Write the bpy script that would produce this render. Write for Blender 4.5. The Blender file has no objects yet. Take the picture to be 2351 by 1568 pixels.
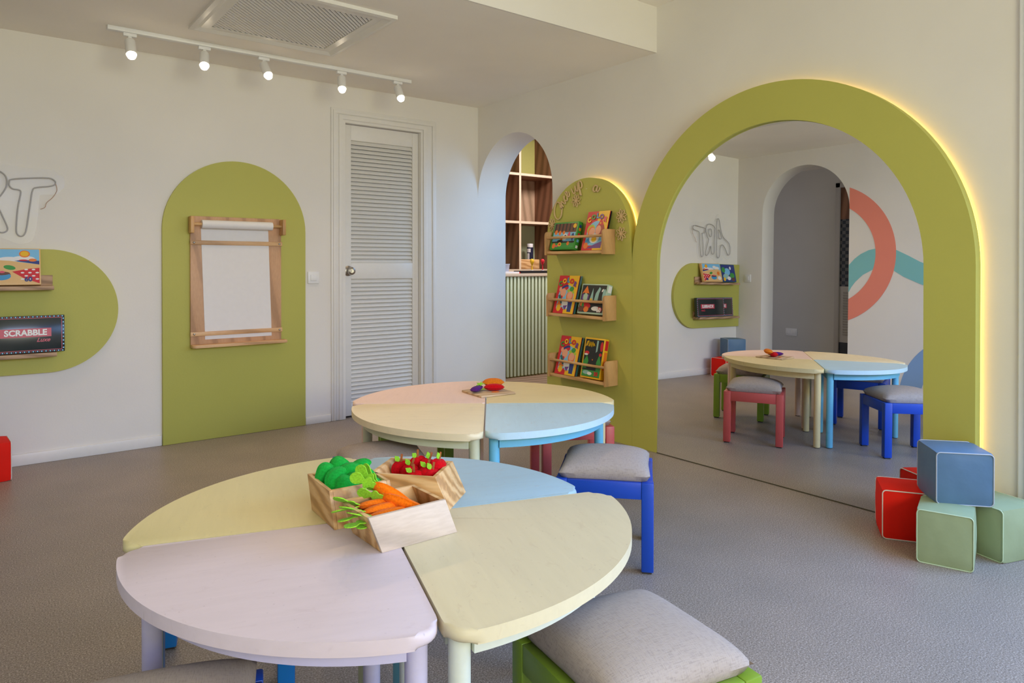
import bpy, bmesh, math, random
from mathutils import Vector, Matrix
sc = bpy.context.scene
COL = sc.collection
R = math.radians
random.seed(7)

# ---------------------------------------------------------------- camera, world, lights, exposure
CAM = Vector((-3.1939, -4.5748, 1.07))
YAW, PITCH, FPX, CY = R(37.698), R(-0.330), 1611.3, 618.8
cd = bpy.data.cameras.new('camera'); cam = bpy.data.objects.new('camera', cd); COL.objects.link(cam)
fw = Vector((math.sin(YAW)*math.cos(PITCH), math.cos(YAW)*math.cos(PITCH), math.sin(PITCH)))
rt = Vector((math.cos(YAW), -math.sin(YAW), 0)); up = rt.cross(fw)
cam.matrix_world = Matrix(((rt.x, up.x, -fw.x, CAM.x), (rt.y, up.y, -fw.y, CAM.y), (rt.z, up.z, -fw.z, CAM.z), (0, 0, 0, 1)))
cd.sensor_width = 36; cd.lens = FPX/2351*36; cd.shift_y = -(784-CY)/2351; cd.clip_start = 0.05
sc.camera = cam
w = bpy.data.worlds.new('daylight'); sc.world = w; w.use_nodes = True
w.node_tree.nodes['Background'].inputs[0].default_value = (1.0, 0.9, 0.92, 1)
w.node_tree.nodes['Background'].inputs[1].default_value = 0.82
sc.view_settings.view_transform = 'Standard'; sc.view_settings.look = 'None'
sc.view_settings.exposure = -0.07; sc.view_settings.gamma = 1; sc.view_settings.use_curve_mapping = False
sc.cycles.use_denoising = True
sc.cycles.max_bounces = 8; sc.cycles.diffuse_bounces = 5; sc.cycles.glossy_bounces = 5; sc.cycles.transmission_bounces = 6; sc.cycles.transparent_max_bounces = 8
sc.cycles.sample_clamp_indirect = 4

def lamp(name, kind, loc, energy, color, target=None, size=None, size_y=None, **kw):
    l = bpy.data.lights.new(name, kind); o = bpy.data.objects.new(name, l); COL.objects.link(o)
    o.location = loc; l.energy = energy; l.color = color
    if kind == 'AREA':
        l.shape = 'RECTANGLE'; l.size = size; l.size_y = size_y or size
    for k, v in kw.items(): setattr(l, k, v)
    if target is not None:
        o.rotation_euler = (Vector(target)-Vector(loc)).to_track_quat('-Z', 'Y').to_euler()
    return o
# daylight through the big windows of the near end of the room (behind and right of the camera)
lamp('window_daylight_rear', 'AREA', (-1.8, -6.85, 2.0), 8, (0.04, 0.22, 1.0), (-1.7, -0.9, 0.0), 3.0, 0.6, spread=R(52))
lamp('window_daylight_side', 'AREA', (-0.03, -5.0, 1.7), 48, (0.24, 0.49, 1.0), (-1.6, -4.1, 0.0), 2.2, 1.0, spread=R(110))
# unseen warm fill light added behind the camera to balance the colours
lamp('warm_fill_rear', 'AREA', (-2.35, -6.85, 1.65), 48.5, (1.0, 0.98, 0.64), (-2.1, 0, 0.9), 2.2, 1.0, spread=R(125))
lamp('corridor_daylight', 'AREA', (-4.3, -1.9, 2.2), 2.0, (0.9, 0.93, 1.0), (-4.3, -0.6, 0.9), 0.6, 0.5)  # area light inside the closed corridor, aimed along it
lamp('jamb_fill_light', 'AREA', (0.95, -1.1, 1.9), 6.5, (0.22, 0.53, 1.0), (0.2, 0.0, 1.1), 0.8, 1.2, spread=R(90))  # unseen blue light added for the archway jamb; no window stands there
lamp('reception_lamp', 'AREA', (1.5, 0.1, 2.5), 38, (1.0, 0.89, 0.92), (1.4, 0.6, 0.8), 0.6, 0.5)  # unseen light added to brighten the reception interior

# ---------------------------------------------------------------- materials
def lin(c): return tuple(((x/255)/12.92 if x/255 <= .04045 else (((x/255)+.055)/1.055)**2.4) for x in c)
def mk(name):
    m = bpy.data.materials.new(name); m.use_nodes = True; nt = m.node_tree; b = nt.nodes['Principled BSDF']; return m, nt, b
def N(nt, t, **kw):
    n = nt.nodes.new(t)
    for k, v in kw.items():
        if k in n.inputs: n.inputs[k].default_value = v
        else: setattr(n, k, v)
    return n
def coords(nt, scale=(1, 1, 1)):
    tc = N(nt, 'ShaderNodeTexCoord'); mp = N(nt, 'ShaderNodeMapping'); mp.inputs['Scale'].default_value = scale
    nt.links.new(tc.outputs['Object'], mp.inputs[0]); return mp.outputs[0]
def ramp(nt, src, stops):
    r = N(nt, 'ShaderNodeValToRGB'); nt.links.new(src, r.inputs[0]); e = r.color_ramp.elements
    while len(e) > 1: e.remove(e[-1])
    e[0].position = stops[0][0]; e[0].color = (*stops[0][1], 1)
    for p, c in stops[1:]:
        x = e.new(p); x.color = (*c, 1)
    return r.outputs[0]
def bump(nt, b, src, strength, dist=0.002):
    bp = N(nt, 'ShaderNodeBump'); bp.inputs['Strength'].default_value = strength; bp.inputs['Distance'].default_value = dist
    nt.links.new(src, bp.inputs['Height']); nt.links.new(bp.outputs[0], b.inputs['Normal'])
def sh(c, k): return tuple(min(1, x*k) for x in c)
_M = {}
def plain(name, c, rough=.6, metal=0, spec=.5):
    if name in _M: return _M[name]
    m, nt, b = mk(name); n = N(nt, 'ShaderNodeTexNoise', Scale=35.0, Detail=3.0); nt.links.new(coords(nt), n.inputs['Vector'])
    nt.links.new(ramp(nt, n.outputs[0], [(.3, sh(c, .985)), (.7, sh(c, 1.01))]), b.inputs['Base Color'])
    b.inputs['Roughness'].default_value = rough; b.inputs['Metallic'].default_value = metal; b.inputs['Specular IOR Level'].default_value = spec
    _M[name] = m; return m
def wallpaint(name, c, rough=.85, amp=.03):
    m, nt, b = mk(name); v = coords(nt)
    n = N(nt, 'ShaderNodeTexNoise', Scale=1.7, Detail=4.0); n2 = N(nt, 'ShaderNodeTexNoise', Scale=90.0, Detail=3.0)
    nt.links.new(v, n.inputs['Vector']); nt.links.new(v, n2.inputs['Vector'])
    nt.links.new(ramp(nt, n.outputs[0], [(.3, sh(c, 1-amp)), (.7, sh(c, 1+amp))]), b.inputs['Base Color'])
    b.inputs['Roughness'].default_value = rough; bump(nt, b, n2.outputs[0], .12, .003); return m
def painted(name, c, wear=(.5, .35, .2), amount=.5, rough=.5, grain=.06):
    """brush-painted wood with faint wood grain, small scratches and stains"""
    m, nt, b = mk(name); v = coords(nt)
    g = N(nt, 'ShaderNodeTexNoise', Scale=6.0, Detail=6.0, Distortion=.4); nt.links.new(coords(nt, (1, 9, 9)), g.inputs['Vector'])
    base = ramp(nt, g.outputs[0], [(.3, sh(c, 1-grain*.5)), (.7, sh(c, 1+grain*.3))])
    s = N(nt, 'ShaderNodeTexNoise', Scale=22.0, Detail=8.0, Roughness=.7, Distortion=1.2); nt.links.new(coords(nt, (1, 2.3, 1)), s.inputs['Vector'])
    f = ramp(nt, s.outputs[0], [(.575, (0, 0, 0)), (.70, (amount*.6,)*3)])
    mx = N(nt, 'ShaderNodeMixRGB'); mx.inputs['Color2'].default_value = (*wear, 1)
    nt.links.new(f, mx.inputs['Fac']); nt.links.new(base, mx.inputs['Color1'])
    s2 = N(nt, 'ShaderNodeTexVoronoi', Scale=24.0, voronoi_dimensions='2D'); nt.links.new(v, s2.inputs['Vector'])
    f2 = ramp(nt, s2.outputs['Distance'], [(.0, (amount,)*3), (.035, (amount*.6,)*3), (.05, (0, 0, 0))])
    mk_ = N(nt, 'ShaderNodeTexNoise', Scale=17.0, Detail=2.0); nt.links.new(v, mk_.inputs['Vector']); mf = N(nt, 'ShaderNodeMath', operation='MULTIPLY'); nt.links.new(f2, mf.inputs[0]); nt.links.new(ramp(nt, mk_.outputs[0], [(.48, (0, 0, 0)), (.60, (1, 1, 1))]), mf.inputs[1])
    mx2 = N(nt, 'ShaderNodeMixRGB'); mx2.inputs['Color2'].default_value = (*sh(wear, .5), 1)
    nt.links.new(mf.outputs[0], mx2.inputs['Fac']); nt.links.new(mx.outputs[0], mx2.inputs['Color1'])
    nt.links.new(mx2.outputs[0], b.inputs['Base Color']); b.inputs['Roughness'].default_value = rough
    bump(nt, b, g.outputs[0], .15, .002); return m
def wood(name, c1, c2, scale=9, axis='Z', rough=.5, dist=5.0):
    m, nt, b = mk(name); sc_ = {'X': (.35, 2, 2), 'Y': (2, .35, 2), 'Z': (2, 2, .35)}[axis]
    wv = N(nt, 'ShaderNodeTexWave', Scale=float(scale), Distortion=dist, Detail=3.0); wv.bands_direction = 'DIAGONAL'; wv.inputs['Detail Scale'].default_value = 1.3
    nt.links.new(coords(nt, sc_), wv.inputs['Vector'])
    n = N(nt, 'ShaderNodeTexNoise', Scale=40.0, Detail=4.0); nt.links.new(coords(nt, tuple(x*2 for x in sc_)), n.inputs['Vector'])
    mx = N(nt, 'ShaderNodeMixRGB', blend_type='MULTIPLY'); mx.inputs['Fac'].default_value = .35
    nt.links.new(ramp(nt, wv.outputs[0], [(.15, c1), (.75, c2), (.95, sh(c2, .8))]), mx.inputs['Color1'])
    nt.links.new(ramp(nt, n.outputs[0], [(.35, (.75, .7, .65)), (.65, (1, 1, 1))]), mx.inputs['Color2'])
    nt.links.new(mx.outputs[0], b.inputs['Base Color']); b.inputs['Roughness'].default_value = rough
    return m
def fabric(name, c):
    m, nt, b = mk(name); v = coords(nt)
    a = N(nt, 'ShaderNodeTexNoise', Scale=90.0, Detail=2.0); nt.links.new(coords(nt, (9, .7, 1)), a.inputs['Vector'])
    c_ = N(nt, 'ShaderNodeTexNoise', Scale=90.0, Detail=2.0); nt.links.new(coords(nt, (.7, 9, 1)), c_.inputs['Vector'])
    ad = N(nt, 'ShaderNodeMath', operation='ADD'); nt.links.new(a.outputs[0], ad.inputs[0]); nt.links.new(c_.outputs[0], ad.inputs[1])
    nt.links.new(ramp(nt, ad.outputs[0], [(.0, sh(c, .6)), (.82, sh(c, .82)), (1.0, c)]), b.inputs['Base Color'])
    hf = N(nt, 'ShaderNodeMath', operation='MULTIPLY'); hf.inputs[1].default_value = .5; nt.links.new(ad.outputs[0], hf.inputs[0])
    b.inputs['Roughness'].default_value = .95; b.inputs['Specular IOR Level'].default_value = .15; bump(nt, b, hf.outputs[0], .35, .002); return m
def felt(name, c):
    if name in _M: return _M[name]
    m, nt, b = mk(name); v = coords(nt); n = N(nt, 'ShaderNodeTexNoise', Scale=220.0, Detail=4.0); nt.links.new(v, n.inputs['Vector'])
    nt.links.new(ramp(nt, n.outputs[0], [(.3, sh(c, .8)), (.7, sh(c, 1.12))]), b.inputs['Base Color'])
    b.inputs['Roughness'].default_value = 1; b.inputs['Specular IOR Level'].default_value = .1; b.inputs['Sheen Weight'].default_value = .06
    bump(nt, b, n.outputs[0], .4, .002); _M[name] = m; return m
def leather(name, c, rough=.38):
    m, nt, b = mk(name); v = coords(nt); n = N(nt, 'ShaderNodeTexNoise', Scale=14.0, Detail=3.0); nt.links.new(v, n.inputs['Vector'])
    nt.links.new(ramp(nt, n.outputs[0], [(.3, sh(c, .94)), (.7, sh(c, 1.04))]), b.inputs['Base Color'])
    b.inputs['Roughness'].default_value = rough; b.inputs['Specular IOR Level'].default_value = .22; bump(nt, b, n.outputs[0], .35, .006); return m
def emit(name, c, s):
    m, nt, b = mk(name); b.inputs['Base Color'].default_value = (0, 0, 0, 1)
    b.inputs['Emission Color'].default_value = (*c, 1); b.inputs['Emission Strength'].default_value = s; return m

WALL = wallpaint('wall_paint', (.80, .77, .71)); JAMB = wallpaint('jamb_paint', (.84, .83, .79))
CEIL = wallpaint('ceiling_paint', (.92, .88, .80), .9)
TRIMM = plain('white_gloss_paint', (.79, .77, .72), .4)
WHITE = plain('white_plastic', (.82, .82, .80), .4)
GREEN = wallpaint('olive_green_paint', (.49, .48, .098), .6, .02)
MIRROR = None
def floor_mat():
    m, nt, b = mk('speckled_vinyl'); v = coords(nt)
    n = N(nt, 'ShaderNodeTexNoise', Scale=230.0, Detail=3.0, Roughness=.75); nt.links.new(v, n.inputs['Vector'])
    n2 = N(nt, 'ShaderNodeTexNoise', Scale=3.0, Detail=5.0); nt.links.new(v, n2.inputs['Vector'])
    a = ramp(nt, n.outputs[0], [(.36, (.12, .10, .085)), (.48, (.265, .225, .19)), (.56, (.32, .27, .235)), (.66, (.58, .52, .47))])
    mx = N(nt, 'ShaderNodeMixRGB', blend_type='MULTIPLY'); mx.inputs['Fac'].default_value = 1
    nt.links.new(a, mx.inputs['Color1']); nt.links.new(ramp(nt, n2.outputs[0], [(.3, (.9, .9, .9)), (.7, (1.08, 1.06, 1.04))]), mx.inputs['Color2'])
    nt.links.new(mx.outputs[0], b.inputs['Base Color']); b.inputs['Roughness'].default_value = .42; b.inputs['Specular IOR Level'].default_value = .35
    bump(nt, b, n.outputs[0], .12, .001); return m
FLOOR = floor_mat()
BIRCH = wood('pale_plywood', (.64, .38, .21), (.60, .35, .19), 3, 'Z', .5, 3)
BIRCHX = wood('pale_strip_wood', (.72, .45, .22), (.62, .36, .16), 3, 'X', .45, 3)
SHELFW = wood('beech_wood', (.68, .40, .16), (.62, .35, .13), 2.5, 'Z', .45, 2)
SHELFX = wood('beech_rod_wood', (.72, .44, .19), (.62, .36, .14), 5, 'X', .45, 2)
LEDGE = wood('oak_ledge_wood', (.52, .34, .20), (.40, .25, .14), 8, 'X', .55, 2)
PINE = wood('pine_wood', (.74, .47, .21), (.60, .32, .11), 7, 'X', .5, 7)
PINEPALE = wood('pale_unfinished_pine', (.66, .54, .43), (.62, .50, .39), 3, 'X', .65, 4)
WALNUT = wood('walnut_board', (.30, .14, .07), (.21, .09, .04), 3, 'Z', .5, 2)
OAKL = wood('light_oak_board', (.60, .42, .26), (.48, .33, .19), 3, 'Z', .5, 2)
CREAMW = plain('cream_edge_banding', (.74, .60, .42), .5)
LAMINATE = wood('brown_laminate_floor', (.36, .23, .15), (.27, .17, .10), 3, 'X', .4, 2)

# ---------------------------------------------------------------- mesh helpers
def finish(name, bm, mats, parent=None, smooth=False, loc=None, rot=None, auto=None):
    me = bpy.data.meshes.new(name)
    bmesh.ops.recalc_face_normals(bm, faces=bm.faces)
    if bm.calc_volume(signed=True) < 0: bmesh.ops.reverse_faces(bm, faces=bm.faces)
    if smooth:
        for f in bm.faces: f.smooth = True
        if auto:
            for e in bm.edges:
                if len(e.link_faces) == 2 and e.calc_face_angle(0) > auto: e.smooth = False
    bm.to_mesh(me); bm.free()
    for m in (mats if isinstance(mats, (list, tuple)) else [mats]): me.materials.append(m)
    o = bpy.data.objects.new(name, me); COL.objects.link(o)
    if parent: o.parent = parent
    if loc is not None: o.location = loc
    if rot is not None: o.rotation_euler = rot
    return o
def add_box(bm, lo, hi, mi=0, bev=0, seg=2, M=None, taper=None):
    lo = Vector(lo); hi = Vector(hi)
    r = bmesh.ops.create_cube(bm, size=1); vs = r['verts']
    for v in vs: v.co = Vector(((lo.x+hi.x)/2+v.co.x*(hi.x-lo.x), (lo.y+hi.y)/2+v.co.y*(hi.y-lo.y), (lo.z+hi.z)/2+v.co.z*(hi.z-lo.z)))
    fs = list({f for v in vs for f in v.link_faces})
    for f in fs: f.material_index = mi
    if bev:
        es = list({e for f in fs for e in f.edges})
        rr = bmesh.ops.bevel(bm, geom=es, offset=bev, segments=seg, affect='EDGES', profile=.5)
        vs = list({v for f in rr['faces'] for v in f.verts} | {v for v in vs if v.is_valid})
        for f in rr['faces']: f.material_index = mi
    if M is not None:
        for v in vs: v.co = M @ v.co
    return vs
def add_prism(bm, pts, d0, d1, mi=0, frame='XZ', bev=0, seg=2, M=None):
    """extrude a 2-D outline between depths d0 and d1; frame XZ: depth along Y; XY: depth along Z; YZ: depth along X"""
    def P(a, b, d): return {'XZ': Vector((a, d, b)), 'XY': Vector((a, b, d)), 'YZ': Vector((d, a, b))}[frame]
    n = len(pts); A = [bm.verts.new(P(a, b, d0)) for a, b in pts]; B = [bm.verts.new(P(a, b, d1)) for a, b in pts]
    fs = [bm.faces.new(A), bm.faces.new(B[::-1])]
    for i in range(n): fs.append(bm.faces.new((A[i], B[i], B[(i+1) % n], A[(i+1) % n])))
    for f in fs: f.material_index = mi
    vs = A+B
    if bev:
        es = list({e for f in fs[:2] for e in f.edges})
        rr = bmesh.ops.bevel(bm, geom=es, offset=bev, segments=seg, affect='EDGES', profile=.5)
        vs = list({v for f in rr['faces'] for v in f.verts} | {v for v in vs if v.is_valid})
        for f in rr['faces']: f.material_index = mi
    if M is not None:
        for v in vs: v.co = M @ v.co
    return vs
def add_tube(bm, path, r, seg=10, closed=False, mi=0, taper=None):
    path = [Vector(p) for p in path]; n = len(path); rings = []; prev = None
    for i, p in enumerate(path):
        if closed: t = path[(i+1) % n]-path[i-1]
        else: t = path[min(i+1, n-1)]-path[max(i-1, 0)]
        t.normalize()
        a = prev if prev is not None else (Vector((0, 0, 1)) if abs(t.z) < .9 else Vector((1, 0, 0)))
        x = a-t*a.dot(t)
        if x.length < 1e-6: x = t.orthogonal()
        x.normalize(); prev = x; y = t.cross(x); rr = r*(taper(i/(n-1)) if taper else 1)
        rings.append([bm.verts.new(p+x*rr*math.cos(2*math.pi*k/seg)+y*rr*math.sin(2*math.pi*k/seg)) for k in range(seg)])
    for i in range(n if closed else n-1):
        a, b = rings[i], rings[(i+1) % n]
        for k in range(seg):
            f = bm.faces.new((a[k], a[(k+1) % seg], b[(k+1) % seg], b[k])); f.material_index = mi
    if not closed:
        for rg in (rings[0][::-1], rings[-1]): f = bm.faces.new(rg); f.material_index = mi
def add_lathe(bm, prof, seg=24, mi=0, M=None):
    rings = []; vs = []
    for r, z in prof:
        if r < 1e-6: v = bm.verts.new((0, 0, z)); rings.append([v]); vs.append(v)
        else:
            g = [bm.verts.new((r*math.cos(2*math.pi*k/seg), r*math.sin(2*math.pi*k/seg), z)) for k in range(seg)]; rings.append(g); vs += g
    for a, b in zip(rings, rings[1:]):
        for k in range(seg):
            k2 = (k+1) % seg
            if len(a) == 1 and len(b) == 1: continue
            q = (a[0], b[k2], b[k]) if len(a) == 1 else ((a[k], a[k2], b[0]) if len(b) == 1 else (a[k], a[k2], b[k2], b[k]))
            f = bm.faces.new(q); f.material_index = mi
    for g, rv in ((rings[0], True), (rings[-1], False)):
        if len(g) > 1: f = bm.faces.new(g[::-1] if rv else g); f.material_index = mi
    if M is not None:
        for v in vs: v.co = M @ v.co
def arc(cx, cy, r, a0, a1, n=24):
    return [(cx+r*math.cos(R(a0+(a1-a0)*i/n)), cy+r*math.sin(R(a0+(a1-a0)*i/n))) for i in range(n+1)]
def smoothpath(pts, k=6, closed=False):
    P = [Vector(p) for p in pts]; n = len(P); out = []
    for i in range(n if closed else n-1):
        g = (lambda j: P[j % n]) if closed else (lambda j: P[max(0, min(n-1, j))])
        p0, p1, p2, p3 = g(i-1), g(i), g(i+1), g(i+2)
        for s in range(k):
            t = s/k; out.append(.5*((2*p1)+(-p0+p2)*t+(2*p0-5*p1+4*p2-p3)*t*t+(-p0+3*p1-3*p2+p3)*t**3))
    if not closed: out.append(P[-1])
    return out
def box(name, lo, hi, mat, parent=None, bev=0, seg=2, loc=None, rot=None):
    bm = bmesh.new(); add_box(bm, lo, hi, 0, bev, seg); return finish(name, bm, mat, parent, bool(bev), loc, rot, R(40))
def prism(name, pts, d0, d1, mat, parent=None, frame='XZ', bev=0, seg=2, smooth=False, auto=R(30)):
    bm = bmesh.new(); add_prism(bm, pts, d0, d1, 0, frame, bev, seg); return finish(name, bm, mat, parent, smooth or bool(bev), auto=auto)
def tag(o, label, cat, group=None):
    o['label'] = label; o['category'] = cat
    if group: o['group'] = group
    return o
def struct(o, label=None, cat=None):
    o['kind'] = 'structure'; o['category'] = cat or o.name.split('_')[0]
    o['label'] = label or o.name.replace('_', ' ')
    return o
def thing(name, label, cat, loc=(0, 0, 0), rz=0, group=None):
    o = bpy.data.objects.new(name, None); COL.objects.link(o); o.empty_display_size = .05
    o.location = loc; o.rotation_euler = (0, 0, rz); return tag(o, label, cat, group)
def dup(root, loc, rot, label, group=None):
    r = root.copy(); COL.objects.link(r); r.location = loc; r.rotation_euler = rot if isinstance(rot, tuple) else (0, 0, rot); r['label'] = label
    if group: r['group'] = group
    for ch in list(root.children):
        c = ch.copy(); COL.objects.link(c); c.parent = r
        for g in list(ch.children):
            d = g.copy(); COL.objects.link(d); d.parent = c
    return r
def recolor(root, mapping):
    for ch in root.children_recursive:
        if ch.type == 'MESH':
            key = ch.name.split('.')[0]
            if key in mapping:
                ch.material_slots[0].link = 'OBJECT'; ch.material_slots[0].material = mapping[key]
def text_obj(name, s, size, mat, parent, loc, rot=(R(90), 0, 0), bold=0.0, shear=0, extr=.0004, sx=1, align='CENTER'):
    c = bpy.data.curves.new(name, 'FONT'); c.body = s; c.size = size; c.align_x = align; c.align_y = 'CENTER'; c.offset = bold; c.extrude = extr; c.shear = shear; c.resolution_u = 3
    t = bpy.data.objects.new(name, c); COL.objects.link(t); bpy.context.view_layer.update()
    me = bpy.data.meshes.new_from_object(t.evaluated_get(bpy.context.evaluated_depsgraph_get()))
    bpy.data.objects.remove(t); bpy.data.curves.remove(c)
    for v in me.vertices: v.co.x *= sx
    me.materials.clear(); me.materials.append(mat); me.name = name
    o = bpy.data.objects.new(name, me); COL.objects.link(o); o.parent = parent; o.location = loc; o.rotation_euler = rot; return o

# ---------------------------------------------------------------- dimensions
HC, HU, YS = 2.318, 2.585, -1.818      # low ceiling, high ceiling, step
XL = -3.62                              # left wall
TB = .095                               # depth of the boards on the right wall
WT = .275                               # right wall thickness
YEND, XR = -7.0, 3.0

# ---------------------------------------------------------------- the setting
struct(box('floor', (-6, YEND, -.05), (WT, 1.0, 0), FLOOR), 'grey brown speckled vinyl floor', 'floor')
struct(box('floor_reception', (WT, -1.6, -.05), (XR, 1.7, 0), LAMINATE), 'brown laminate floor of the room seen through the archway', 'floor')
bm = bmesh.new(); add_box(bm, (-6, YS, HC), (0, 1.0, HU+.12)); add_box(bm, (-6, YEND, HU), (0, YS, HU+.12))
struct(finish('ceiling', bm, CEIL), 'pale ceiling with a lower part over the back of the room', 'ceiling')
struct(box('ceiling_reception', (0, -1.6, HU), (XR, 1.7, HU+.1), WALL), 'ceiling of the room seen through the archway', 'ceiling')
bm = bmesh.new(); add_box(bm, (XL, YS-.012, HC), (0, YS, HU)); struct(finish('trim_1', bm, WALL), 'vertical face where the low ceiling steps up to the high one', 'trim')
# back wall with door opening
DX0, DX1, DZ = -1.150, -.505, 2.085
prism_pts = [(XL-.22, 0), (DX0, 0), (DX0, DZ), (DX1, DZ), (DX1, 0), (WT, 0), (WT, HU), (XL-.22, HU)]
struct(prism('wall_back', prism_pts, 0, .14, WALL), 'off-white back wall with the louvred door', 'wall')
# right wall with archway beside the corner
AC, AR, AZ = -.450, .450, 1.605
pts = [(-3.63, 0), (AC-AR, 0)]+arc(AC, AZ, AR, 180, 0, 40)+[(.05, AZ), (.05, HU), (-3.63, HU)]
struct(prism('wall_right', pts, 0, WT, WALL, frame='YZ', smooth=True), 'off-white right wall with the archway and the big arched mirror', 'wall')
# rest of the right wall around the glazed opening (outside the frame)
bm = bmesh.new(); add_box(bm, (0, -3.80, 2.25), (WT, -3.63, HU)); add_box(bm, (0, -6.5, 2.25), (WT, -3.80, HU)); add_box(bm, (0, YEND, 0), (WT, -6.5, HU)); add_box(bm, (0, -6.5, 0), (WT, -3.63, .06))
struct(finish('wall_front_right', bm, WALL), 'wall around the side window', 'wall')
bm = bmesh.new(); add_box(bm, (-.012, -3.74, 0), (WT, -3.632, 2.25), 0, .004); add_box(bm, (-.022, -3.70, 0), (0, -3.66, 2.25), 0, .004)
struct(finish('trim_2', bm, plain('pale_blue_white_trim', (.76, .78, .78), .4)), 'white frame post at the right end of the mirror wall', 'trim')
# left wall with archway
LC, LR, LZ = -.768, .466, 1.70
pts = [(0, 0), (LC+LR, 0)]+arc(LC, LZ, LR, 0, 180, 40)+[(LC-LR, 0), (YEND, 0), (YEND, HU), (0, HU)]
struct(prism('wall_left', pts, XL-.22, XL, WALL, frame='YZ', smooth=True), 'white left wall with an archway and a painted mural, seen in the mirror', 'wall')
bm = bmesh.new(); add_box(bm, (XL, YEND-.15, 0), (WT, YEND, .2)); add_box(bm, (XL, YEND-.15, 2.2), (WT, YEND, HU)); add_box(bm, (XL, YEND-.15, .2), (-3.45, YEND, 2.2)); add_box(bm, (-.15, YEND-.15, .2), (WT, YEND, 2.2))
struct(finish('wall_front', bm, WALL), 'wall around the rear window', 'wall')
# corridor behind the left archway
CORR = wallpaint('corridor_grey_paint', (.62, .61, .57), .8)
bm = bmesh.new(); add_box(bm, (-5.02, -2.6, 0), (-4.9, .9, HC)); add_box(bm, (-5.02, .88, 0), (XL-.22, 1.0, HC)); add_box(bm, (-5.02, -2.72, 0), (XL-.22, -2.6, HC))
struct(finish('wall_corridor', bm, CORR), 'grey corridor wall seen through the left archway in the mirror', 'wall')
# reception room walls
bm = bmesh.new(); add_box(bm, (WT, 1.62, 0), (XR, 1.7, HU)); add_box(bm, (XR-.1, -1.6, 0), (XR, 1.62, HU)); add_box(bm, (WT, -1.7, 0), (XR, -1.6, HU)); add_box(bm, (WT-.14, .14, 0), (WT, 1.7, HU))
struct(finish('wall_reception', bm, WALL), 'wall of the room seen through the archway', 'wall')
# baseboards of the back wall
bm = bmesh.new()
for a, b in ((XL, -2.295), (-1.415, -1.235), (-.372, WT)): add_box(bm, (a, -.012, 0), (b, 0, .062 if a < -2 else .05), 0, .003)
struct(finish('baseboard_back', bm, TRIMM, smooth=True, auto=R(40)), 'low white baseboard of the back wall', 'baseboard')
struct(box('baseboard_left', (XL, -.30, 0), (XL+.012, -.012, .06), TRIMM), 'low white baseboard of the left wall', 'baseboard')

# door 1 : louvred door with casing
d = bpy.data.objects.new('door_1', None); COL.objects.link(d); struct(d, 'white louvred door with a round metal knob in the back wall', 'door')
bm = bmesh.new()
def ush(x0, x1, zt, w): return [(x0, .001), (x0+w, .001), (x0+w, zt-w), (x1-w, zt-w), (x1-w, .001), (x1, .001), (x1, zt), (x0, zt)]
add_prism(bm, [(-1.232, .001), (-1.150, .001), (-1.150, 2.085), (-.505, 2.085), (-.505, .001), (-.392, .001), (-.392, 2.155), (-1.232, 2.155)], -.012, .0, 0, 'XZ', .003)
add_prism(bm, ush(-1.218, -.406, 2.141, .020), -.019, -.0115, 0, 'XZ', .003)
add_prism(bm, [(-1.178, .001), (-1.150, .001), (-1.150, 2.085), (-.505, 2.085), (-.505, .001), (-.470, .001), (-.470, 2.112), (-1.178, 2.112)], -.019, -.0115, 0, 'XZ', .003)
add_prism(bm, [(-1.1497, .001), (-1.128, .001), (-1.128, 2.062), (-.525, 2.062), (-.525, .001), (-.5053, .001), (-.5053, 2.0847), (-1.1497, 2.0847)], -.011, .135)
finish('door_casing', bm, TRIMM, d, True, auto=R(40))
bm = bmesh.new(); Y0, Y1 = .028, .062
L0, L1, LZ0, LZ1 = -1.125, -.527, .012, 2.058; a0, a1 = -1.068, -.575
add_box(bm, (L0, Y0, LZ0), (a0, Y1, LZ1), 0, .002); add_box(bm, (a1, Y0, LZ0), (L1, Y1, LZ1), 0, .002)
for z0, z1 in ((LZ0, .10), (.975, 1.088), (1.952, LZ1)): add_box(bm, (a0, Y0, z0), (a1, Y1, z1), 0, .002)
finish('door_frame', bm, TRIMM, d, True, auto=R(40))
for z0, z1, n in ((.10, .975, 30), (1.088, 1.952, 30)):
    bm = bmesh.new(); pt = (z1-z0)/n
    for i in range(n):
        z = z0+pt*(i+.5); M = Matrix.Translation((0, .045, z)) @ Matrix.Rotation(R(-38), 4, 'X')
        add_box(bm, (a0+.0005, -.0028, -pt*.55), (a1-.0005, .0028, pt*.55), M=M)
    finish('louvre_panel', bm, TRIMM, d)
box('louvre_shade_panel', (a0, .0590, .10), (a1, .0605, 1.952), plain('dim_backing', (.10, .095, .085), .9), d)  # dark sheet standing in for the shade between the slats
bm = bmesh.new(); add_lathe(bm, [(0, 0), (.036, 0), (.036, .004), (.030, .010), (.013, .014), (.012, .035), (.024, .042), (.029, .054), (.026, .066), (.016, .071), (.014, .068), (.009, .068), (.008, .072), (0, .072)], 28)
kn = finish('door_knob', bm, plain('brushed_steel', (.42, .39, .35), .32, 1), d, True, (-1.092, Y0, 1.032), (R(90), 0, 0), R(35))
box('threshold_gap', (L0, .03, .0005), (L1, .06, .011), plain('dark_gap', (.03, .025, .02), .9), d)  # dark strip painting in the shade of the gap under the door

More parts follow.
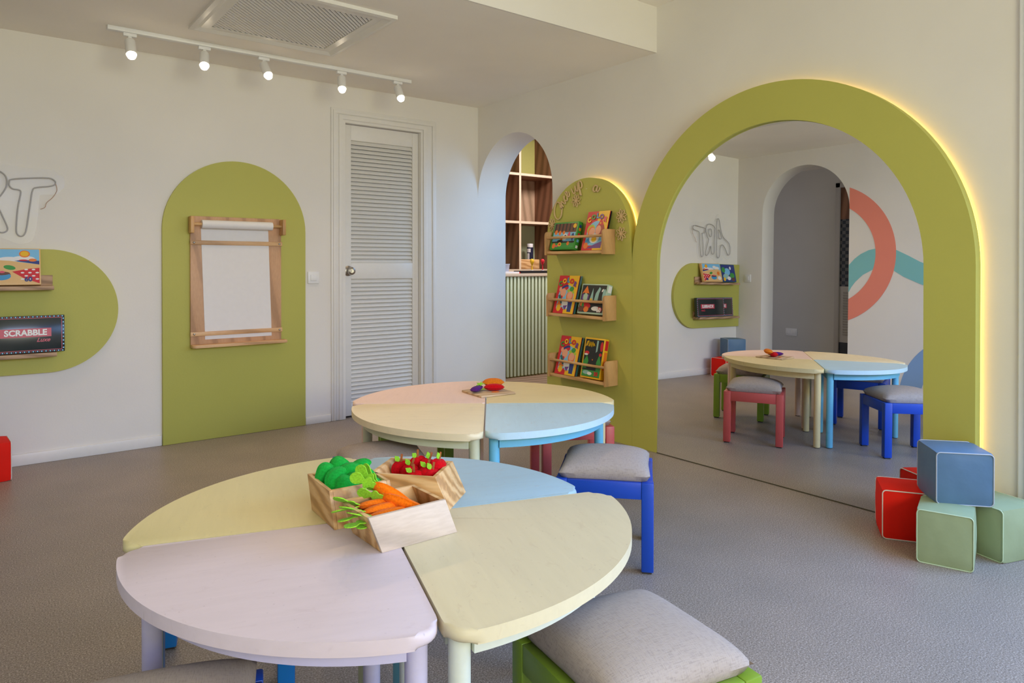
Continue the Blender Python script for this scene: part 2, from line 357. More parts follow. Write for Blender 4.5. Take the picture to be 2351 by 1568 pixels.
# light switches
def switch(loc, rz, label):
    t = thing('light_switch', label, 'light switch', loc, rz, 'light switches on the walls'); box('switch_plate', (-.04, -.010, -.041), (.04, 0, .041), WHITE, t, .004)
    box('rocker', (-.021, -.014, -.021), (.021, -.009, .021), WHITE, t, .003)
switch((-1.357, 0, .988), 0, 'white square light switch between the green easel board and the door')
switch((XL, -.137, 1.013), R(90), 'white light switch on the left wall beside the archway, seen in the mirror')
t = thing('wall_socket', 'pale double socket low on the grey corridor wall, seen in the mirror', 'socket', (-4.9, .10, .37), R(90))
box('socket_plate', (-.075, -.008, -.045), (.075, 0, .045), WHITE, t, .003)
for x in (-.036, .036): box('socket_insert', (x-.025, -.011, -.025), (x+.025, -.007, .025), WHITE, t, .002)

# door 2 : corridor door with dark tiled view and louvres
d2 = bpy.data.objects.new('door_2', None); COL.objects.link(d2); struct(d2, 'grey corridor door with a dark upper panel and lower louvres, seen in the mirror', 'door'); d2.location = (-4.9, -.44, 0); d2.rotation_euler = (0, 0, R(90))
GREYT = plain('grey_door_paint', (.50, .48, .45), .5)
bm = bmesh.new()
for (x0, x1, z0, z1) in ((-.055, 0, 0, 2.13), (-.90, -.845, 0, 2.13), (-.9, 0, 2.075, 2.13)): add_box(bm, (x0, -.03, z0), (x1, 0, z1), 0, .004)
finish('door_casing', bm, GREYT, d2, True, auto=R(40))
box('door_leaf', (-.845, -.012, .30), (-.055, 0, .94), GREYT, d2)
bm = bmesh.new()
for i in range(17): add_box(bm, (-.80, -.006, -.012), (-.10, .003, .012), M=Matrix.Translation((0, -.014, .39+i*.03)) @ Matrix.Rotation(R(35), 4, 'X'))
finish('louvre_panel', bm, GREYT, d2)
m, nt, b = mk('dark_tile_relief'); v = N(nt, 'ShaderNodeTexChecker', Scale=26.0); nt.links.new(coords(nt), v.inputs['Vector']); v.inputs['Color1'].default_value = (.02, .03, .045, 1); v.inputs['Color2'].default_value = (.13, .13, .13, 1); nt.links.new(v.outputs[0], b.inputs['Base Color']); b.inputs['Roughness'].default_value = .3
box('dark_panel', (-.845, -.010, .94), (-.055, 0, 1.71), m, d2)
box('timber_panel', (-.845, -.010, 1.71), (-.055, 0, 2.075), WALNUT, d2)
box('kick_panel', (-.845, -.010, .02), (-.055, 0, .30), plain('dark_kick', (.03, .035, .045), .4), d2)

# ---------------------------------------------------------------- mural painted on the left wall
t = thing('painted_mural', 'coral, teal and blue mural on the left wall, seen in the mirror', 'mural', (XL+.0006, 0, 0), R(90))
def mat_m(n, c): return wallpaint(n, c, .8, .02)
def band(bm, outer, inner, d0, d1):
    n = len(outer)
    A = [bm.verts.new((x, d1, z)) for x, z in outer]; B = [bm.verts.new((x, d1, z)) for x, z in inner]
    C = [bm.verts.new((x, d0, z)) for x, z in outer]; D = [bm.verts.new((x, d0, z)) for x, z in inner]
    for i in range(n-1):
        bm.faces.new((A[i], A[i+1], B[i+1], B[i])); bm.faces.new((C[i], C[i+1], A[i+1], A[i])); bm.faces.new((D[i], D[i+1], B[i+1], B[i]))
    bm.faces.new((A[0], B[0], D[0], C[0])); bm.faces.new((A[-1], B[-1], D[-1], C[-1]))
YE = LC-LR-.001
def clipring(cx, cz, ro, ri):
    ao = math.acos(max(-1, min(1, (YE-cx)/ro))); ai = math.acos(max(-1, min(1, (YE-cx)/ri))); n = 48
    o_ = [(cx+ro*math.cos(ao+(2*math.pi-2*ao)*i/n), cz+ro*math.sin(ao+(2*math.pi-2*ao)*i/n)) for i in range(n+1)]
    i_ = [(cx+ri*math.cos(ai+(2*math.pi-2*ai)*i/n), cz+ri*math.sin(ai+(2*math.pi-2*ai)*i/n)) for i in range(n+1)]
    return o_, i_
bm = bmesh.new(); band(bm, *clipring(-.985, 1.262, .682, .500), 0, -.0022); finish('coral_band', bm, mat_m('coral_paint', (.86, .27, .19)), t)
up_ = [(-1.236, 1.155), (-1.29, 1.215), (-1.348, 1.259), (-1.42, 1.294), (-1.488, 1.309), (-1.58, 1.310), (-1.667, 1.293), (-1.769, 1.241), (-1.869, 1.185), (-2.0, 1.13), (-2.2, 1.10), (-2.5, 1.16), (-2.8, 1.30), (-3.1, 1.38), (-3.4, 1.34), (-3.7, 1.22)]
lo_ = [(-1.236, .895), (-1.262, .945), (-1.299, .996), (-1.37, 1.063), (-1.466, 1.115), (-1.56, 1.128), (-1.639, 1.110), (-1.736, 1.048), (-1.871, .988), (-2.0, .94), (-2.2, .91), (-2.5, .97), (-2.8, 1.11), (-3.1, 1.19), (-3.4, 1.15), (-3.7, 1.03)]
bm = bmesh.new(); band(bm, up_, lo_, 0, -.0014); finish('teal_band', bm, mat_m('teal_paint', (.23, .56, .57)), t)
bm = bmesh.new(); band(bm, arc(-2.32, -.04, .615, 4, 176, 40), arc(-2.32, -.04, .437, 6, 174, 40), 0, -.0014); finish('blue_ring', bm, mat_m('blue_paint', (.24, .40, .66)), t)

# ---------------------------------------------------------------- green boards on the back wall
o = prism('green_arch_board', [(-2.291, .001), (-1.418, .001)]+arc(-1.8545, 1.287, .4365, 0, 180, 40), -.0205, -.0006, GREEN, bev=.002)
tag(o, 'tall olive green arch board on the back wall carrying the wooden paper easel', 'wall board')
o = prism('green_capsule_board', [(XL+.001, .490)]+arc(-2.857, .824, .334, -90, 90, 40)+[(XL+.001, 1.158)], -.0305, -.0006, GREEN, bev=.002)
tag(o, 'olive green round-ended board low on the back wall carrying two ledges of games', 'wall board')

# easel
es = thing('wall_easel', 'plywood wall easel with a roll of white paper on the green arch board', 'easel', (-1.86, -.0212, .575))
def E(x): return x+1.86
box('backboard', (E(-2.140), -.018, .012), (E(-1.588), 0, .795), BIRCH, es, .002)
prism('paper_sheet', [(E(-2.058), .043), (E(-1.652), .043), (E(-1.674), .745), (E(-2.082), .745)], -.0215, -.0185, plain('white_drawing_paper', (.80, .78, .76), .8), es)
for z in (.634, .079):
    b_ = box('holding_bar', (E(-2.143), -.030, z-.013), (E(-1.585), -.022, z+.013), BIRCHX, es, .002)
    for x in (-2.122, -1.604):
        bm = bmesh.new(); add_lathe(bm, [(0, 0), (.007, 0), (.006, .004), (0, .006)], 14); finish('screw', bm, plain('zinc', (.5, .5, .5), .3, 1), b_, True, (E(x), -.030, z), (R(90), 0, 0))
for x, s in ((-2.152, 1), (-1.600, 1)):
    box('roller_bracket', (E(x), -.085, .69), (E(x)+.020, -.018, .790), SHELFW, es, .003)
bm = bmesh.new(); add_tube(bm, [(E(-2.140), -.055, .745), (E(-1.590), -.055, .745)], .009, 16); finish('roller', bm, SHELFX, es, True, auto=R(40))
bm = bmesh.new(); add_tube(bm, [(E(-2.085), -.055, .745), (E(-1.660), -.055, .745)], .026, 28); finish('paper_roll', bm, plain('white_drawing_paper', (.8, .78, .76), .8), es, True, auto=R(40))
prism('tray', [(E(-2.142), -.018)]+[(E(-2.142), -.07)]+arc(E(-2.122), -.070, .02, 180, 270, 6)+arc(E(-1.585), -.075, .015, 270, 360, 6)+[(E(-1.570), -.018)], -.001, .016, BIRCHX, es, 'XY', .002)

# ledges with games on the capsule board
def ledge(x0, x1, z, label):
    t = thing('picture_ledge', label, 'shelf', (x0, -.0312, z), 0, 'ledges on the capsule board'); W = x1-x0
    box('ledge_board', (0, -.095, 0), (W, 0, .022), LEDGE, t, .002); box('back_rail', (0, -.014, .022), (W, 0, .078), LEDGE, t, .002)
ledge(-3.50, -2.838, .940, 'upper oak ledge on the green capsule board, holding two puzzle boxes')
ledge(-3.50, -2.826, .585, 'lower oak ledge on the green capsule board, holding two word game boxes')

def solid(name, c, r=.45): return plain(name, c, r)
ART = dict(red=(.62, .01, .02), yellow=(.85, .50, .01), blue=(.05, .30, .60), sky=(.20, .52, .80), green=(.04, .30, .05), white=(.8, .8, .78), skin=(.80, .38, .24), orange=(.80, .20, .02), purple=(.16, .05, .28), navy=(.02, .04, .22), brown=(.14, .05, .03), dark=(.012, .014, .016), teal=(.02, .13, .14), paleteal=(.30, .52, .48), pink=(.7, .08, .16), lime=(.40, .55, .04), sand=(.75, .48, .20), cardgrey=(.045, .06, .06), magred=(.55, .05, .09), mint=(.42, .58, .45), hair=(.35, .03, .02), bgreen=(.04, .28, .03))
def artmat(k): return plain('print_'+k, ART[k], .4)
class Art:
    """flat printed picture on the front (-Y) face: stacked thin polygons in one mesh"""
    def __init__(s, y=0): s.bm = bmesh.new(); s.mats = []; s.k = 0; s.y = y
    def poly(s, col, pts):
        if col not in s.mats: s.mats.append(col)
        s.k += 1; d = s.y-.00025*(1+s.k*.03)
        f = s.bm.faces.new([s.bm.verts.new((x, d, z)) for x, z in pts]); f.material_index = s.mats.index(col)
    def ell(s, col, cx, cz, rx, rz, n=18, rot=0):
        c, q = math.cos(rot), math.sin(rot)
        s.poly(col, [(cx+rx*math.cos(2*math.pi*i/n)*c-rz*math.sin(2*math.pi*i/n)*q, cz+rx*math.cos(2*math.pi*i/n)*q+rz*math.sin(2*math.pi*i/n)*c) for i in range(n)])
    def rect(s, col, x0, z0, x1, z1): s.poly(col, [(x0, z0), (x1, z0), (x1, z1), (x0, z1)])
    def done(s, parent, name='printed_picture'): return finish(name, s.bm, [artmat(k) for k in s.mats], parent)

def lean_box(name, label, cat, W, H, T, loc, rz, lean, bodymat, group=None, bev=.0015):
    """box or book standing on its bottom edge, leaning back by `lean`; origin at bottom centre of the front face"""
    t = thing(name, label, cat, (loc[0], loc[1], loc[2]+T*math.sin(lean)+.0006), rz, group); t.rotation_euler = (-lean, 0, rz)
    box('cover' if 'book' in name else 'box_body', (-W/2, 0, 0), (W/2, T, H), bodymat, t, bev); return t

# --- games on the ledges (world: back wall, facing -y)
bb = lean_box('puzzle_box', 'puzzle box with a sunny picnic beach picture, in front on the upper ledge', 'puzzle box', .31, .195, .03, (-3.050, -.118, .9625), 0, R(13), artmat('sand'), 'games on the ledges')
A = Art(); W, H = .31, .195
A.rect('sky', -.149, .11, .149, .19); A.ell('white', -.09, .145, .04, .016); A.ell('white', -.05, .155, .03, .016); A.ell('white', .02, .135, .05, .014); A.ell('white', .08, .14, .05, .014)
A.ell('orange', .085, .165, .024, .019); A.ell('yellow', .085, .166, .018, .014); A.poly('navy', [(.04, .128), (.149, .108), (.149, .128), (.08, .133)]); A.ell('orange', .12, .132, .018, .008); A.ell('red', .08, .131, .02, .004)
A.poly('sand', [(-.149, .006), (.149, .006), (.149, .108), (.02, .128), (-.10, .135), (-.149, .12)])
A.poly('red', [(.03, .07), (.08, .035), (.149, .006), (.149, .09), (.10, .085)])
for i in range(5):
    for j in range(4):
        if (i+j) % 2 == 0: A.ell('white', .075+i*.016, .03+j*.017, .008, .004)
A.ell('green', .02, .092, .026, .012, rot=-.2); A.ell('brown', -.02, .055, .045, .012); A.ell('blue', -.02, .046, .046, .022); A.ell('brown', -.02, .061, .042, .010); A.ell('pink', -.035, .066, .01, .006); A.ell('pink', -.012, .068, .012, .006); A.ell('orange', -.10, .09, .022, .02); A.ell('white', -.11, .04, .03, .02)
A.done(bb); text_obj('lettering', '60', .034, artmat('navy'), bb, (.10, -.0022, .028), bold=.0012)
bb2 = lean_box('puzzle_box', 'puzzle box with a moonlit night picture, left of the beach one on the upper ledge', 'puzzle box', .24, .19, .028, (-3.335, -.112, .9625), 0, R(12), artmat('teal'), 'games on the ledges')
A = Art(); A.rect('navy', -.115, .005, .115, .185); A.ell('white', -.04, .15, .014, .018); A.ell('sky', .02, .11, .05, .04); A.ell('green', -.06, .07, .04, .03); A.ell('paleteal', .05, .06, .05, .03); A.ell('yellow', .08, .03, .02, .02); A.ell('brown', -.07, .03, .03, .02); A.ell('white', .0, .04, .03, .02); A.ell('green', .08, .13, .03, .03); A.done(bb2)
CARD = plain('glossy_charcoal_card', (.025, .033, .033), .18)
def wordgame(loc, label, lean, W=.45):
    g = lean_box('word_game_box', label, 'game box', W, .195, .032, loc, 0, lean, CARD, 'games on the ledges'); H = .195
    A = Art()
    for (x0, z0, x1, z1) in ((-W/2+.012, .012, W/2-.012, .0145), (-W/2+.012, H-.0145, W/2-.012, H-.012), (-W/2+.012, .012, -W/2+.0145, H-.012), (W/2-.0145, .012, W/2-.012, H-.012)): A.rect('magred', x0, z0, x1, z1)
    n = 24
    for i in range(n):
        x = -W/2+.01+(W-.02)*i/(n-1)
        A.rect('sky', x-.0032, .003, x+.0032, .009); A.rect('sky', x-.0032, H-.009, x+.0032, H-.003)
        if i < n-1: x += (W-.02)/(n-1)/2; A.rect('magred', x-.0022, .004, x+.0022, .008); A.rect('magred', x-.0022, H-.008, x+.0022, H-.004)
    for i in range(9):
        z = .02+i*.0195
        for s in (-1, 1): A.rect('sky', s*(W/2-.006)-.003, z-.0035, s*(W/2-.006)+.003, z+.0035)
    A.rect('magred', -.06 if W > .4 else -.07, .083, .165 if W > .4 else .15, .128)
    A.done(g); cx = .0525 if W > .4 else .04
    text_obj('lettering', 'SCRABBLE', .042, artmat('white'), g, (cx, -.0022, .105), bold=.0016, sx=.97)
    text_obj('lettering', 'Luxe', .03, artmat('magred'), g, (.128 if W > .4 else .10, -.0022, .066), bold=.0006, shear=.4)
    return g
wordgame((-3.015, -.121, .6075), 'dark word game box with a red title band, in front on the lower ledge', R(5))
wordgame((-3.262, -.084, .6075), 'dark word game box standing behind the other one on the lower ledge', R(4), .36)

# ---------------------------------------------------------------- ART sign
sg = thing('neon_word_sign', 'unlit outlined neon sign of the word ART on a clear plate, above the capsule board', 'sign', (0, -.004, 0))
m, nt, b = mk('clear_acrylic'); b.inputs['Base Color'].default_value = (.92, .94, .95, 1); b.inputs['Roughness'].default_value = .08; b.inputs['Alpha'].default_value = .22
ACR = m; b.inputs['Alpha'].default_value = .07; b.inputs['Specular IOR Level'].default_value = .3
pl = [(-2.795, 1.565), (-2.85, 1.590), (-2.935, 1.592), (-3.01, 1.600), (-3.09, 1.612), (-3.16, 1.600), (-3.195, 1.62), (-3.215, 1.665), (-3.245, 1.69), (-3.285, 1.672), (-3.31, 1.62), (-3.36, 1.52), (-3.42, 1.43), (-3.475, 1.40), (-3.50, 1.34), (-3.49, 1.24), (-3.43, 1.205), (-3.36, 1.235), (-3.32, 1.20), (-3.26, 1.165), (-3.19, 1.20), (-3.14, 1.225), (-3.06, 1.215), (-2.985, 1.185), (-2.925, 1.21), (-2.905, 1.30), (-2.895, 1.42), (-2.885, 1.452), (-2.82, 1.458), (-2.783, 1.50), (-2.780, 1.54)]
pl = [(v.x, v.y) for v in smoothpath([(x, z, 0) for x, z in pl], 4, True)]
prism('acrylic_plate', pl, -.010, -.005, ACR, sg)
NEON = plain('grey_neon_tube', (.40, .39, .38), .35)
def tube(pts, closed=True, r=.0034, m=NEON, nm='neon_tube'):
    bm = bmesh.new(); add_tube(bm, smoothpath([(x, -.016, z) for x, z in pts], 5, closed), r, 8, closed); finish(nm, bm, m, sg, True)
tube([(-3.019, 1.524), (-2.970, 1.534), (-2.86, 1.545), (-2.826, 1.533), (-2.824, 1.512), (-2.85, 1.500), (-2.905, 1.490), (-2.925, 1.472), (-2.937, 1.386), (-2.952, 1.27), (-2.962, 1.236), (-2.977, 1.226), (-2.993, 1.238), (-2.997, 1.27), (-2.990, 1.375), (-2.977, 1.455), (-2.985, 1.472), (-3.012, 1.476), (-3.026, 1.492), (-3.026, 1.512)])
tube([(-3.190, 1.535), (-3.15, 1.565), (-3.09, 1.572), (-3.045, 1.545), (-3.038, 1.49), (-3.065, 1.435), (-3.085, 1.41), (-3.06, 1.34), (-3.035, 1.27), (-3.045, 1.247), (-3.07, 1.247), (-3.10, 1.29), (-3.125, 1.345), (-3.132, 1.29), (-3.145, 1.262), (-3.172, 1.262), (-3.182, 1.29), (-3.178, 1.40), (-3.185, 1.50)])
tube([(-3.13, 1.515), (-3.095, 1.52), (-3.08, 1.49), (-3.095, 1.455), (-3.13, 1.445)])
tube([(-3.222, 1.61), (-3.24, 1.638), (-3.262, 1.62), (-3.30, 1.50), (-3.345, 1.44), (-3.40, 1.41), (-3.45, 1.37), (-3.462, 1.29), (-3.44, 1.258), (-3.41, 1.27), (-3.37, 1.33), (-3.32, 1.365), (-3.285, 1.33), (-3.277, 1.25), (-3.255, 1.222), (-3.228, 1.245), (-3.225, 1.33), (-3.222, 1.45)])
tube([(-3.255, 1.52), (-3.255, 1.44), (-3.305, 1.43), (-3.285, 1.49)])
tube([(-2.822, 1.520), (-2.815, 1.48), (-2.835, 1.44), (-2.862, 1.41), (-2.870, 1.385), (-2.89, 1.374)], False, .0016, plain('copper_wire', (.45, .28, .18), .4), 'cable')

# ---------------------------------------------------------------- right wall: mirror arch, book arch
LED = emit('warm_led_strip', (1.0, .60, .08), 6.0)
RZ = R(-90)     # local X -> world -Y, local -Y -> out of the wall
MC, MRo, MRi, MZ = 2.622, .895, .706, 1.068
ma = thing('arched_wall_mirror', 'tall arched mirror in a wide olive green backlit surround', 'mirror', (0, 0, 0), RZ)
n = 64
outer = [(MC+MRo, .0005)]+arc(MC, MZ, MRo, 0, 180, n)+[(MC-MRo, .0005)]
inner = [(MC+MRi, .0005)]+arc(MC, MZ, MRi, 0, 180, n)+[(MC-MRi, .0005)]
bm = bmesh.new(); YF, YB = -TB, -.045
band(bm, outer, inner, YB, YF)
for i in range(len(outer)-1):
    pass
A_ = [(x, z) for x, z in outer]; B_ = [(x, z) for x, z in inner]
vv = [[bm.verts.new((x, YB, z)) for x, z in L] for L in (A_, B_)]
for i in range(len(A_)-1): bm.faces.new((vv[0][i], vv[1][i], vv[1][i+1], vv[0][i+1]))
bmesh.ops.remove_doubles(bm, verts=bm.verts, dist=1e-5)
finish('surround', bm, GREEN, ma, True, auto=R(30))
m, nt, b = mk('mirror_glass'); b.inputs['Base Color'].default_value = (.90, .92, .93, 1); b.inputs['Metallic'].default_value = 1; b.inputs['Roughness'].default_value = 0.0
tilt = .0114
pts = [(MC+MRi-.001, .001)]+arc(MC, MZ, MRi-.001, 0, 180, n)+[(MC-MRi+.001, .001)]
bm = bmesh.new(); fr = [bm.verts.new((x, -TB+.0005+tilt*z, z)) for x, z in pts]; bk = [bm.verts.new((x, -TB+.0065+tilt*z, z)) for x, z in pts]
bm.faces.new(fr); bm.faces.new(bk[::-1])
for i in range(len(pts)): j = (i+1) % len(pts); f = bm.faces.new((fr[i], fr[j], bk[j], bk[i])); f.material_index = 1
finish('mirror_glass', bm, [m, plain('mirror_edge', (.05, .05, .05), .4)], ma)
bm = bmesh.new(); add_tube(bm, [(x, -TB+.002+tilt*z, z) for x, z in [(MC+MRi-.0015, .003)]+arc(MC, MZ, MRi-.0015, 0, 180, n)+[(MC-MRi+.0015, .003)]], .0014, 6); add_tube(bm, [(MC-MRi, -TB-.0005, .0022), (MC+MRi, -TB-.0005, .0022)], .0024, 6); finish('edge_seal', bm, plain('dark_seal', (.06, .055, .03), .6), ma)
def ledstrip(pts, parent):
    bm = bmesh.new(); add_tube(bm, pts, .004, 6); finish('led_strip', bm, LED, parent)
ledstrip([(x, -.013, z) for x, z in [(MC+MRo-.012, .10)]+arc(MC, MZ, MRo-.012, 0, 166, 60)], ma)
BC, BR, BZ = 1.331, .3755, 1.251
ba = thing('book_arch_board', 'olive green backlit arch board left of the mirror, with wooden lettering and three book racks', 'wall board', (0, 0, 0), RZ)
pts = [(BC-BR, .0005), (MC-MRo-.0005, .0005)]+[(MC-MRo-.0005, BZ-.02)]+arc(BC, BZ, BR, 0, 180, 48)
pts = [(BC-BR, .0005), (MC-MRo-.001, .0005), (MC-MRo-.001, 1.10)]+[q for q in arc(BC, BZ, BR, 0, 180, 48) if not ((q[0]-MC)**2+(q[1]-MZ)**2 < (MRo+.001)**2)]
bm = bmesh.new(); add_prism(bm, pts, -TB, -.045); finish('board', bm, GREEN, ba, True, auto=R(30))
ledstrip([(x, -.013, z) for x, z in arc(BC, BZ, BR-.012, 8, 125, 34)], ba)
CUT = plain('laser_cut_plywood', (.68, .49, .24), .6)
def script(paths, r=.0050, y=-TB-.006):
    bm = bmesh.new()
    for p_ in paths: add_tube(bm, smoothpath([(x, y, z) for x, z in p_], 4), r, 6)
    finish('script_lettering', bm, CUT, ba, True)
def place(path, ox, oz, s, rot):
    c, q = math.cos(R(rot)), math.sin(R(rot)); return [(ox+s*(x*c-z*q), oz+s*(x*q+z*c)) for x, z in path]
script([[(1.10, 1.445), (1.085, 1.485), (1.055, 1.485), (1.037, 1.44), (1.045, 1.395), (1.075, 1.375), (1.102, 1.395), (1.112, 1.44), (1.10, 1.475), (1.085, 1.485)]])      # capital O
nn = [(0, .0), (.12, .35), (.2, .5), (.22, .0), (.3, .35), (.45, .5), (.5, .2), (.58, .0), (.7, .1), (.85, .4), (1.0, .5), (.9, .55), (.78, .3), (.85, .05), (1.0, .0), (1.15, .15), (1.35, .3), (1.45, .5), (1.3, .6), (1.22, .3), (1.3, .02), (1.5, .1), (1.6, .3)]
script([place(nn, 1.115, 1.440, .078, 50)])
uu = [(0, .5), (.05, .1), (.2, 0), (.35, .2), (.42, .5), (.45, .1), (.55, 0), (.7, .3), (.78, .6), (.74, .1), (.70, -.4), (.76, -.45), (.82, .1), (.95, .55), (1.12, .5), (1.15, .2), (1.0, .02), (.85, .1)]
script([place(uu, 1.220, 1.530, .085, 24)])
aa = [(.5, .5), (.25, .55), (.05, .3), (.1, .05), (.3, .0), (.48, .25), (.55, .55), (.52, .15), (.62, 0), (.8, .15), (.9, .4)]
script([place(aa, 1.400, 1.535, .068, -8)])
def flower(cx, cz, r):
    bm = bmesh.new(); y = -TB-.005
    for k in range(8):
        a = k*math.pi/4+.2; P = []
        for s_, w_ in ((.22, 0), (.5, .17), (.78, .16), (1.0, 0), (.78, -.16), (.5, -.17)):
            P.append((cx+r*(s_*math.cos(a)-w_*math.sin(a)), y, cz+r*(s_*math.sin(a)+w_*math.cos(a))))
        add_tube(bm, P, .0030, 6, True)
    add_prism(bm, arc(cx, cz, r*.24, 0, 360, 14)[:-1], y-.003, y+.003)
    finish('flower_cutout', bm, CUT, ba, True, auto=R(40))
for fx, fz in ((1.012, 1.342), (1.247, 1.488), (1.644, 1.366), (1.641, 1.260)): flower(fx, fz, .043)
box('lettering_residue', (1.33, -TB-.0006, 1.555), (1.345, -TB, 1.560), plain('glue_mark', (.62, .60, .3), .6), ba)

# book racks
def rack(y0, y1, z0, label):
    t = thing('book_rack', label, 'book rack', (-TB-.0006, -y0, z0), RZ, 'wooden book racks on the arch board'); W = y1-y0; D = .105; HH = .152
    side = [(-D, 0), (0, 0), (0, HH), (-D+.02, HH)]+arc(-D+.022, HH-.022, .022, 90, 180, 6)
    for x0 in (0, W-.014):
        bm = bmesh.new(); add_prism(bm, side, x0, x0+.014, 0, 'YZ', .0015); finish('side_panel', bm, SHELFW, t, True, auto=R(40))
    box('shelf_board', (.014, -D+.006, .006), (W-.014, 0, .024), SHELFX, t, .0015)
    bm = bmesh.new(); add_tube(bm, [(.012, -D+.012, .112), (W-.012, -D+.012, .112)], .0085, 14); finish('front_rail', bm, SHELFX, t, True, auto=R(40))
    return t
rack(1.050, 1.590, 1.138, 'top wooden book rack on the green arch board')
rack(1.068, 1.600, .737, 'middle wooden book rack on the green arch board')
rack(1.083, 1.612, .345, 'bottom wooden book rack on the green arch board')
LN = R(15.5)
def wb(y, x, z): return (x, -y, z)
def color_book(y, z, label, v, W=.19, H=.25):
    b = lean_box('coloring_book', label, 'book', W, H, .004, wb(y, -.184, z), RZ, LN, artmat('red'), 'books in the racks', .0005)
    b.rotation_euler = (0, 0, 0); b.rotation_euler = (-LN, 0, RZ)
    A = Art(); A.rect('red', -W/2, 0, 0, H); A.rect('yellow', 0, 0, W/2, H); A.poly('red', [(-.02, 0), (.0, 0), (.0, .0), (-.02, .0)]) if 0 else None
    A.poly('sky', [(-.072, .03)]+[(x, z_) for x, z_ in arc(0, .115, .072, 180, 0, 18)]+[(.072, .03)])
    if v == 0:
        A.poly('sky', [(0, .03), (.072, .03), (.072, .115), (0, .185)])
        A.ell('lime', -.040, .132, .034, .034); A.ell('orange', -.036, .118, .030, .036); A.ell('skin', -.028, .115, .025, .030)
        A.ell('hair', .035, .130, .038, .045); A.poly('red', [(.008, .158), (.034, .205), (.062, .160)]); A.ell('yellow', .032, .172, .006, .006); A.ell('skin', .022, .128, .024, .030); A.ell('hair', .062, .115, .016, .035)
        A.poly('blue', [(-.072, .06), (-.03, .09), (-.02, .05), (-.072, .03)]); A.ell('white', .0, .075, .042, .030); A.ell('yellow', .0, .070, .022, .018); A.poly('purple', [(-.05, .012), (.072, .012), (.072, .055), (.02, .04)]); A.ell('orange', -.062, .03, .02, .02)
        cols = ['yellow', 'green', 'blue', 'purple', 'pink']
    else:
        A.ell('navy', -.030, .165, .042, .018, rot=.45); A.ell('red', -.022, .158, .036, .012, rot=.4); A.ell('orange', -.040, .130, .020, .032); A.ell('skin', -.030, .135, .026, .030); A.ell('skin', -.062, .158, .012, .016)
        A.ell('orange', .036, .115, .032, .036); A.ell('lime', .038, .146, .036, .014, rot=-.2); A.ell('green', .044, .162, .020, .016); A.ell('skin', .036, .118, .024, .028); A.ell('red', -.04, .105, .012, .012)
        A.poly('orange', [(-.072, .05), (-.05, .10), (-.02, .05)]); A.poly('teal', [(-.072, .115), (-.055, .125), (-.018, .072), (-.035, .060)]); A.poly('white', [(-.03, .09), (.0, .085), (.06, .06), (.05, .03), (-.02, .045)]); A.poly('navy', [(.03, .09), (.07, .09), (.07, .012), (.035, .012)]); A.ell('red', .045, .085, .016, .010)
        A.ell('yellow', -.048, .034, .020, .022); A.poly('purple', [(-.01, .05), (.03, .055), (.012, .02)]); A.ell('red', -.018, .028, .010, .013)
        cols = ['green', 'yellow', 'blue', 'red', 'purple']
    A.done(b)
    for i, ch in enumerate('COLOR'):
        x = -.068+i*.034; dz = -.011*abs(i-2)**1.2+(.004 if i in (1, 3) else 0)
        text_obj('title_letter', ch, .042, artmat(cols[i]), b, (x, -.0036, .218+dz), (R(90), -R((i-2)*-7), 0), .0024, extr=.0005)
    return b
def mkrot(o, lean):
    o.rotation_euler = (-lean, 0, RZ)
def under(y, z, label, key, W, H, x=-.170, nm='picture_book', cat='book'):
    b = lean_box(nm, label, cat, W, H, .006, wb(y, x, z), RZ, LN, artmat(key), 'books in the racks', .0005); mkrot(b, LN); return b
def shelfz(z0): return z0+.0245
Z1, Z2, Z3 = shelfz(1.138), shelfz(.737), shelfz(.345)
color_book(1.476, Z1, 'red and yellow coloring book at the right of the top rack', 0)
under(1.481, Z1, 'thin dark book behind the coloring book in the top rack', 'dark', .185, .245, -.175)
color_book(1.208, Z2, 'red and yellow coloring book at the left of the middle rack', 1)
under(1.222, Z2, 'dark teal book peeking out behind the coloring book in the middle rack', 'teal', .185, .247, -.175)
under(1.185, Z2, 'white book peeking out on the left behind the coloring book in the middle rack', 'white', .17, .235, -.166)
color_book(1.225, Z3, 'red and yellow coloring book at the left of the bottom rack', 1)
under(1.239, Z3, 'dark teal book peeking out behind the coloring book in the bottom rack', 'teal', .185, .247, -.175)
def rackbox(name, label, cat, y, z, W, H, T, key, ln=LN):
    b = lean_box(name, label, cat, W, H, T, wb(y, -.186, z), RZ, ln, artmat(key), 'books in the racks', .002); return b
g = rackbox('puzzle_box', 'green puzzle box with a crowded picture at the left of the top rack', 'puzzle box', 1.200, Z1, .235, .185, .036, 'bgreen')
A = Art(); A.rect('brown', -.105, .10, .105, .175); A.rect('sky', -.105, .055, .105, .115); A.rect('dark', -.105, .012, .105, .055); A.rect('green', -.105, .012, .105, .045)
for i in range(6): A.rect('dark', -.10+i*.034, .125, -.088+i*.034, .175)
A.ell('yellow', .085, .157, .015, .015); A.ell('orange', -.082, .117, .014, .016); A.ell('orange', -.045, .112, .012, .016); A.ell('orange', -.008, .114, .012, .012); A.ell('white', .01, .085, .022, .022); A.ell('navy', .012, .088, .010, .010); A.ell('yellow', -.02, .072, .014, .022, rot=-.3); A.ell('red', -.019, .07, .006, .006); A.ell('pink', .045, .095, .012, .022); A.ell('navy', .082, .085, .012, .024)
A.ell('dark', -.03, .052, .03, .014); A.ell('yellow', -.028, .035, .018, .014); A.ell('red', -.028, .035, .010, .007); A.ell('orange', -.082, .026, .016, .018); A.ell('pink', -.055, .024, .014, .006); A.ell('orange', .05, .040, .012, .013); A.ell('dark', .085, .05, .02, .008); A.done(g)
